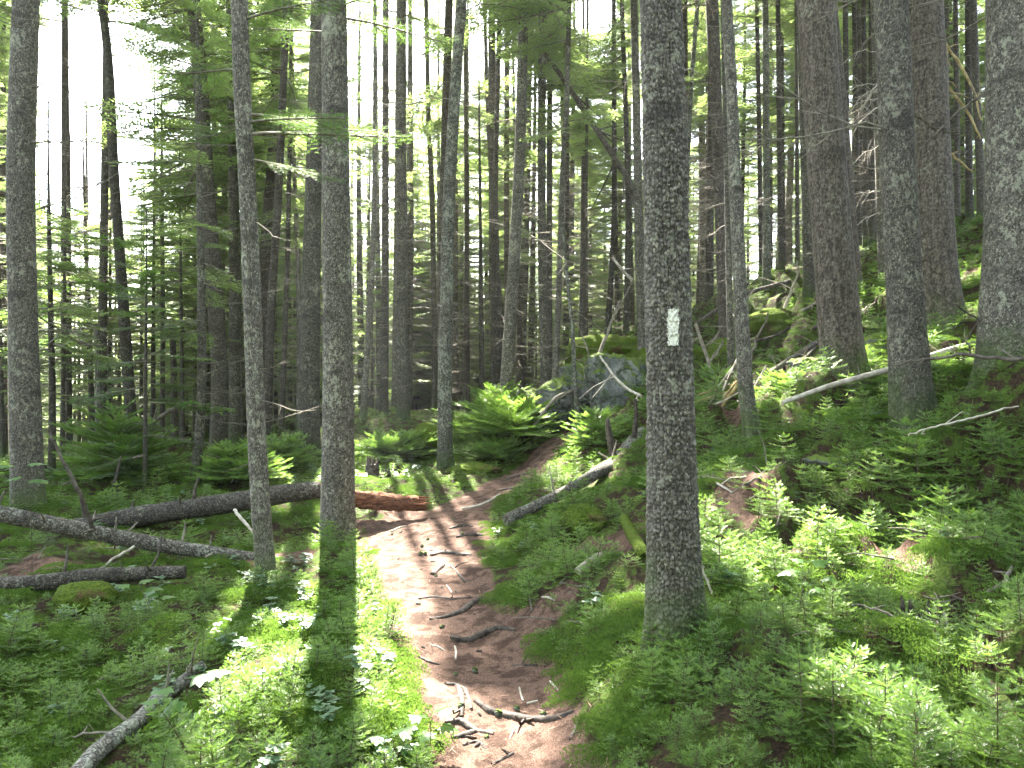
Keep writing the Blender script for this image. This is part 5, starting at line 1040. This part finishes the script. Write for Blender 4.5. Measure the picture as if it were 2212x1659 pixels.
for k, (u, v, D, H, L, lab) in enumerate(NB):
    b = P(u, v, D); b[2] = g1(b[0], b[1]); H *= .62; L *= 1.15; root = thing('bushy_spruce', b, lab, 'tree'); r = np.random.default_rng(k)
    for q in range(1 + int(L > .45) * 2):       # one clump of stems from a single root
        a, c = bush(900 + k * 5 + q, H * (1 - .2 * q), L * 1.1); off = (r.normal(0, L * .3, 2).tolist() + [0]) if q else [0, 0, 0]
        link('stem', a.mesh('stem', [M['stem']]), root, off); link('foliage', c.mesh('foliage', [M['seedling']]), root, off)
SEED = [seedling(20 + k, H, sp, ti) for k, (H, sp, ti) in enumerate([(.16,.09,3),(.22,.12,4),(.30,.14,5),(.12,.10,2),(.26,.17,4),(.38,.17,6),(.09,.06,2),(.19,.15,3),(.24,.09,5),(.14,.13,3)])]
SEEDM = [(a.mesh('stem', [M['stem']]), b.mesh('foliage', [M['seedling']])) for a, b in SEED]
def both(a, b):
    g = G(); g.merge(b); o = G(); o.merge(a)
    for k in (3, 4): o.m[k] = [np.full(len(q), 1) for q in o.F[k]]
    g.merge(o); return g.mesh('seedling', [M['seedling'], M['stem']])
SEEDJ = [both(a, b) for a, b in SEED]
def moss_patch(seed, n=520, R=.11, L=.011):
    r = np.random.default_rng(seed); a = r.uniform(0, 6.283, n); d = R * np.sqrt(r.random(n)); B = np.stack([np.cos(a) * d, np.sin(a) * d, .03 * (1 - (d / R) ** 2) - .01], 1)
    g = G(); Dn = unit(np.stack([r.normal(0, .5, n), r.normal(0, .5, n), np.ones(n)], 1)); kites(g, B, Dn, unit(r.normal(0, 1, (n, 3))), L * r.uniform(.5, 1.2, n), .005, r.random(n)); return g.mesh('moss_tuft', [M['moss']])
def herb(seed):       # low broad leaved ground plant
    r = np.random.default_rng(seed); g = G()
    for k in range(9):
        az = r.uniform(0, 6.28); hgt = r.uniform(.05, .15); p = np.array([math.cos(az) * r.uniform(0, .06), math.sin(az) * r.uniform(0, .06), hgt]); tube(g, [(0, 0, 0), p * [.5, .5, .6], p], .0012, 3, 1, 0, False)
        for q in range(4):
            b = q * 1.57 + r.uniform(-.3, .3); leaf(g, p, b, r.uniform(-.2, .35), r.uniform(.022, .038), .5, r.random())
    return g.mesh('herb', [M['shrubleaf'], M['stem']])
def leaf(g, p, az, pitch, L, wr, var, mi=0, lobes=None, roll=0.0):
    if lobes is None: o = np.array([(0,0),(.18,.32),(.5,.5),(.8,.3),(1,0),(.8,-.3),(.5,-.5),(.18,-.32)]) * [1, wr * 1.6]
    else: o = np.array(lobes)
    z = -.25 * np.abs(o[:, 1]) ** 1.2 - .15 * o[:, 0] ** 2; V = np.stack([o[:, 0], o[:, 1], z], 1) * L; V = np.vstack([[.4 * L, 0, 0.0], V]); R = rotz(az) @ roty(-pitch) @ rotx(roll); V = V @ R.T + p; n = len(o)
    g.add(V, [(0, 1 + i, 1 + (i + 1) % n) for i in range(n)], mi, var, False)
MAPLE = [(0,0),(-.12,.22),(-.22,.52),(.02,.44),(.1,.72),(.28,.62),(.34,.40),(.52,.50),(.62,.28),(.78,.2),(1.05,0),(.78,-.2),(.62,-.28),(.52,-.5),(.34,-.4),(.28,-.62),(.1,-.72),(.02,-.44),(-.22,-.52),(-.12,-.22)]

def scatter_floor():
    rng = np.random.default_rng(3); n = 60000
    D = 2.2 + (17 - 2.2) * rng.random(n) ** 1.15; u = rng.uniform(-120, 2330, n); x = (u - U0) / F * D; keep = (D ** 1 / 17) > rng.random(n) * 0 - 1
    D = D[keep]; x = x[keep]; u = u[keep]; z = ground(x, D); pd = path_d(x, D); br = bare(x, D); cl = fbm(x * 1.7, D * 1.7, 60, 3)
    hb = np.array([h['base'][:2] for h in HERO]); hr = np.array([h['rad'](h['base'][2] + .1) for h in HERO]); dt = (np.hypot(x[:, None] - hb[None, :, 0], D[:, None] - hb[None, :, 1]) - hr[None]).min(1)
    ok = (pd > .03 + .05 * rng.random(len(x))) & (rng.random(len(x)) > br * .93) & (dt > .02) & (cl + rng.normal(0, .07, len(x)) > np.where(((u > 1050) & (u < 1500)) | ((u > 560) & (u < 920)), .18, .27))
    x, D, z, u, cl, pd = [a[ok] for a in (x, D, z, u, cl, pd)]
    LG = np.concatenate(LOGS); dl = np.full(len(x), 9.0); rise = np.zeros(len(x))
    for a in range(0, len(x), 2000):
        dx = x[a:a + 2000, None] - LG[None, :, 0]; dy = D[a:a + 2000, None] - LG[None, :, 1]; dd = np.hypot(dx, dy) - LG[None, :, 3] * 1.0; dd = np.where((LG[None, :, 2] - LG[None, :, 3]) > z[a:a + 2000, None] + .25, 9, dd)
        dl[a:a + 2000] = dd.min(1); infront = (np.abs(dx + dy * LG[None, :, 0] / LG[None, :, 1] * 0) < .25) & (dy < 0) & (dy > -.8) & (LG[None, :, 3] > .03); rise[a:a + 2000] = infront.any(1)
    ok = (dl > .03); x, D, z, u, cl, pd, rise = [a[ok] for a in (x, D, z, u, cl, pd, rise)]
    # thin to an even areal density
    cell = {}; sel = []
    for i in rng.permutation(len(x)):
        s = .05 + .0075 * D[i]; k = (int(x[i] / s), int(D[i] / s))
        if k in cell: continue
        cell[k] = 1; sel.append(i)
    sel = np.array(sel); x, D, z, u, cl, pd, rise = [a[sel] for a in (x, D, z, u, cl, pd, rise)]
    n = len(x); idx = rng.choice(10, n, p=[.14,.16,.10,.10,.09,.04,.06,.13,.09,.09]); s = rng.uniform(.6, 1.3, n) * np.clip(.55 + (cl - .4) * 2.2, .5, 1.15)
    s *= np.where((u > 740) & (u < 1000) & (D < 7), .78, np.where(u < 1000, .62, .8)) * np.where((pd < .25) & (u > 1000), .85, 1.0) * np.where(rise > 0, .5, 1.0); idx = np.where((rise > 0) & (idx > 1), 3, idx); idx = np.where((pd < .2) & ((idx == 4) | (idx == 5) | (idx == 2)), 0, idx)
    rot = np.stack([rng.normal(0, .16, n), rng.normal(0, .16, n), rng.uniform(0, 6.283, n)], 1); pos = np.stack([x, D, z - .008], 1)
    H = np.array([.16,.22,.30,.12,.26,.38,.09,.19,.24,.14])[idx] * s; size = H / D; uu, vv = px(pos + [0, 0, .05])
    inside = (uu > -30) & (uu < 2240) & (vv < 1700) & (vv > 400); order = np.argsort(-(size * inside)); ind = order[:290]; rest = order[290:]
    print('seedlings', n)
    gn_scatter('seedling_carpet', 'low carpet of small spruce seedlings covering the forest floor', pos[rest], rot[rest], s[rest], idx[rest], SEEDJ)
    def region(u, v, lit):
        side = 'left of the path' if u < 1000 else ('between path and blazed trunk' if u < 1450 else 'right of the blazed trunk')
        if u < 480: side = 'in the lower left of the picture'
        if u > 1850: side = 'in the lower right of the picture'
        dep = 'close to the camera' if v > 1500 else ('in the middle foreground' if v > 1250 else 'farther up the floor')
        return ('sunlit bright ' if lit else 'shaded green ') + 'spruce seedling ' + side + ', ' + dep
    lp = litprob(pos + [0, 0, .1])
    for i in ind:
        lab = region(uu[i], vv[i], lp[i] > .9); root = thing('spruce_seedling', pos[i], lab, 'seedling', 'seedlings: ' + lab); root.rotation_euler = rot[i].tolist(); root.scale = (float(s[i]),) * 3
        a, b = SEEDM[idx[i]]; link('stem', a, root); link('foliage', b, root)
    # moss tufts
    n = 16000; D = 2.2 + 11 * rng.random(n) ** 1.1; u = rng.uniform(-80, 2290, n); x = (u - U0) / F * D; z = ground(x, D); ok = (path_d(x, D) > -.02) & (rng.random(n) > bare(x, D)) & (fbm(x * 2.3, D * 2.3, 91, 3) > .5)
    x, D, z = x[ok], D[ok], z[ok]; n = len(x); gn_scatter('moss_carpet', 'green moss carpet between the seedlings', np.stack([x, D, z], 1), np.stack([rng.normal(0, .15, n), rng.normal(0, .15, n), rng.uniform(0, 6.28, n)], 1), rng.uniform(.6, 1.3, n), rng.integers(0, 3, n), [moss_patch(k) for k in range(3)])
    # broad leaved ground plants, mostly left of the path
    n = 420; D = 2.6 + 9 * rng.random(n); u = np.where(rng.random(n) < .75, rng.normal(740, 190, n), rng.uniform(0, 2212, n)); x = (u - U0) / F * D; ok = (path_d(x, D) > .03) & (bare(x, D) < .3) & (fbm(x * 1.9, D * 1.9, 14, 2) > .45); x, D = x[ok], D[ok]; n = len(x)
    gn_scatter('ground_herbs', 'dull green low broad leaved herbs among the seedlings', np.stack([x, D, ground(x, D)], 1), np.stack([rng.normal(0, .1, n), rng.normal(0, .1, n), rng.uniform(0, 6.28, n)], 1), rng.uniform(.5, .95, n), rng.integers(0, 3, n), [herb(k) for k in range(3)])
    # litter: needles, chips, twigs on the path and bare patches
    n = 26000; D = 2.6 + 9.5 * rng.random(n) ** 1.5; u = rng.uniform(650, 1750, n); x = (u - U0) / F * D; ok = (path_d(x, D) < .06) | (bare(x, D) > .4); x, D = x[ok], D[ok]; z = ground(x, D); n = len(x)
    L = np.where(rng.random(n) < .06, rng.uniform(.03, .09, n), rng.uniform(.008, .022, n)); W_ = np.where(L > .03, L * .09, .0022); a = rng.uniform(0, 6.283, n); Dn = unit(np.stack([np.cos(a), np.sin(a), rng.normal(0, .12, n)], 1))
    g = G(); kites(g, np.stack([x, D, z + .004], 1), Dn, unit(np.stack([rng.normal(0, .3, n), rng.normal(0, .3, n), np.ones(n)], 1)), L, W_, rng.random(n))
    m, t = mat('fallen_needles'); va = nd(t, 'ShaderNodeAttribute', {'attribute_name': 'var'}).outputs['Fac']; c = mixc(t, ramp(t, va, .2, 1.0), (.08,.042,.027), (.29,.175,.115)); finish(t, c, .8, None, spec=.3)
    o = link('needle_litter', g.mesh('needle_litter', [m])); o['kind'] = 'stuff'; o['label'] = 'reddish brown fallen needles and twig bits on the path'
scatter_floor()

# maple and other broad leaved seedlings
def maple(label, u, v, D, leaves, L, bloc=None):
    b = hit(*bloc) if bloc else P(u, v, D) * 1.0
    if not bloc: b[2] = g1(b[0], b[1])
    root = thing('maple_seedling', b, label, 'seedling'); top = P(u, v, D) - b; g = G(); tube(g, smoothpath([(0, 0, -.02), top * [.3, .3, .6], top], 4), .0018, 5); link('stem', g.mesh('stem', [M['stem']]), root)
    for (du, dv, az, pitch, s) in leaves:
        p = P(u + du, v + dv, D + random.uniform(-.02, .02)) - b; g = G(); tube(g, [top, (top + p) / 2 + [0, 0, .004], p], .0009, 3, 1, 0, False); leaf(g, p, az, pitch, L * s, .5, random.random(), 0, MAPLE); link('leaf', g.mesh('leaf', [M['maple'], M['stem']]), root)
maple('maple seedling with three brilliant sunlit leaves right of the blazed trunk', 1745, 1222, 3.75, [(-30,8,3.3,-.15,1.0),(10,-8,.3,.15,1.1),(-10,-12,2.4,.1,.8)], .085, (1746,1320))
maple('maple seedling with a cluster of pale green leaves just below the brilliant one', 1790, 1262, 3.6, [(-45,-2,3.0,.1,.7),(-20,8,3.6,-.1,.9),(0,-8,1.0,.3,.8),(25,0,.2,0,.8),(10,18,-1.2,-.3,1.0),(50,5,.1,-.2,.7)], .07, (1792,1360))
maple('maple seedling with drooping leaves below the pale cluster', 1870, 1290, 3.5, [(-15,5,3.6,-.3,.8),(12,12,-.7,-.5,.8)], .06, (1868,1370))
maple('broad pale leaves hanging over the slender log in the lower left', 400, 1480, 3.5, [(-30,5,3.4,-.1,1.0),(15,-15,.6,.1,1.3),(50,-28,.2,.1,1.2),(-15,35,3.9,-.4,1.1),(-60,30,3.2,-.1,.9),(65,40,.1,-.2,1.1),(10,60,4.2,-.3,.9)], .085, (420,1590))
maple('pale maple leaves floating in front of the flat dark log at left', 300, 1262, 5.0, [(-20,0,3.1,0,1.0),(5,-8,.5,.1,.9),(25,6,-.2,0,1.0),(40,18,3.8,-.1,.8),(55,25,0,0,.8)], .09, (330,1350))
maple('bright leaves hanging before the big far left trunk', 60, 1010, 5.6, [(-40,-5,3.2,0,1.0),(10,-10,.2,0,1.0),(20,25,-.4,-.1,1.1),(-20,20,3.6,-.2,.9),(-60,10,3.2,0,1.0)], .10, (70,1260))
maple('pale leafed plant beside the left edge of the lower path', 930, 1560, 3.35, [(-20,-10,2.6,.1,1.0),(18,-22,.6,.2,1.1),(28,6,-.3,-.1,1.0),(-5,22,4.2,-.3,.9),(-32,10,3.4,-.1,.9)], .07, (930,1640))
maple('second pale leafed plant at the bottom edge left of the path', 850, 1600, 3.2, [(-22,-6,2.9,.1,1.0),(12,-14,.9,.2,1.1),(25,12,-.3,-.1,1.0),(-8,20,4.2,-.3,.9)], .07, (850,1655))
maple('dull leafed plant in the dark moss in front of the blazed trunk foot', 1610, 1462, 3.0, [(-12,6,3.4,-.2,.8),(12,-6,.4,.1,.9),(8,16,-1,-.3,.8)], .05, (1612,1510))

# thin haze added to lighten the far trunks: one closed box of even air round the camera and everything built
def haze():
    m, t = mat('haze'); pv = nd(t, 'ShaderNodeVolumePrincipled', None, Density=.00045, Anisotropy=.35); pv.inputs['Color'].default_value = (.9, .95, 1, 1)
    o = t.nodes.new('ShaderNodeOutputMaterial'); t.links.new(pv.outputs[0], o.inputs['Volume'])
    zl = float(min(ground(np.linspace(-700, 700, 60), np.full(60, y)).min() for y in (-200, 0, 300, 1200))) - 3; g = G(); x0, x1, y0, y1, z1 = -710, 710, -210, 1210, 27
    V = [(x0,y0,zl),(x1,y0,zl),(x1,y1,zl),(x0,y1,zl),(x0,y0,z1),(x1,y0,z1),(x1,y1,z1),(x0,y1,z1)]; g.add(V, [(0,3,2,1),(4,5,6,7),(0,1,5,4),(1,2,6,5),(2,3,7,6),(3,0,4,7)])
    o = link('haze', g.mesh('haze', [m])); o['kind'] = 'stuff'; o['label'] = 'thin haze added to lighten the far trees'
haze()
sc.cycles.volume_bounces = 0; sc.cycles.volume_max_steps = 64
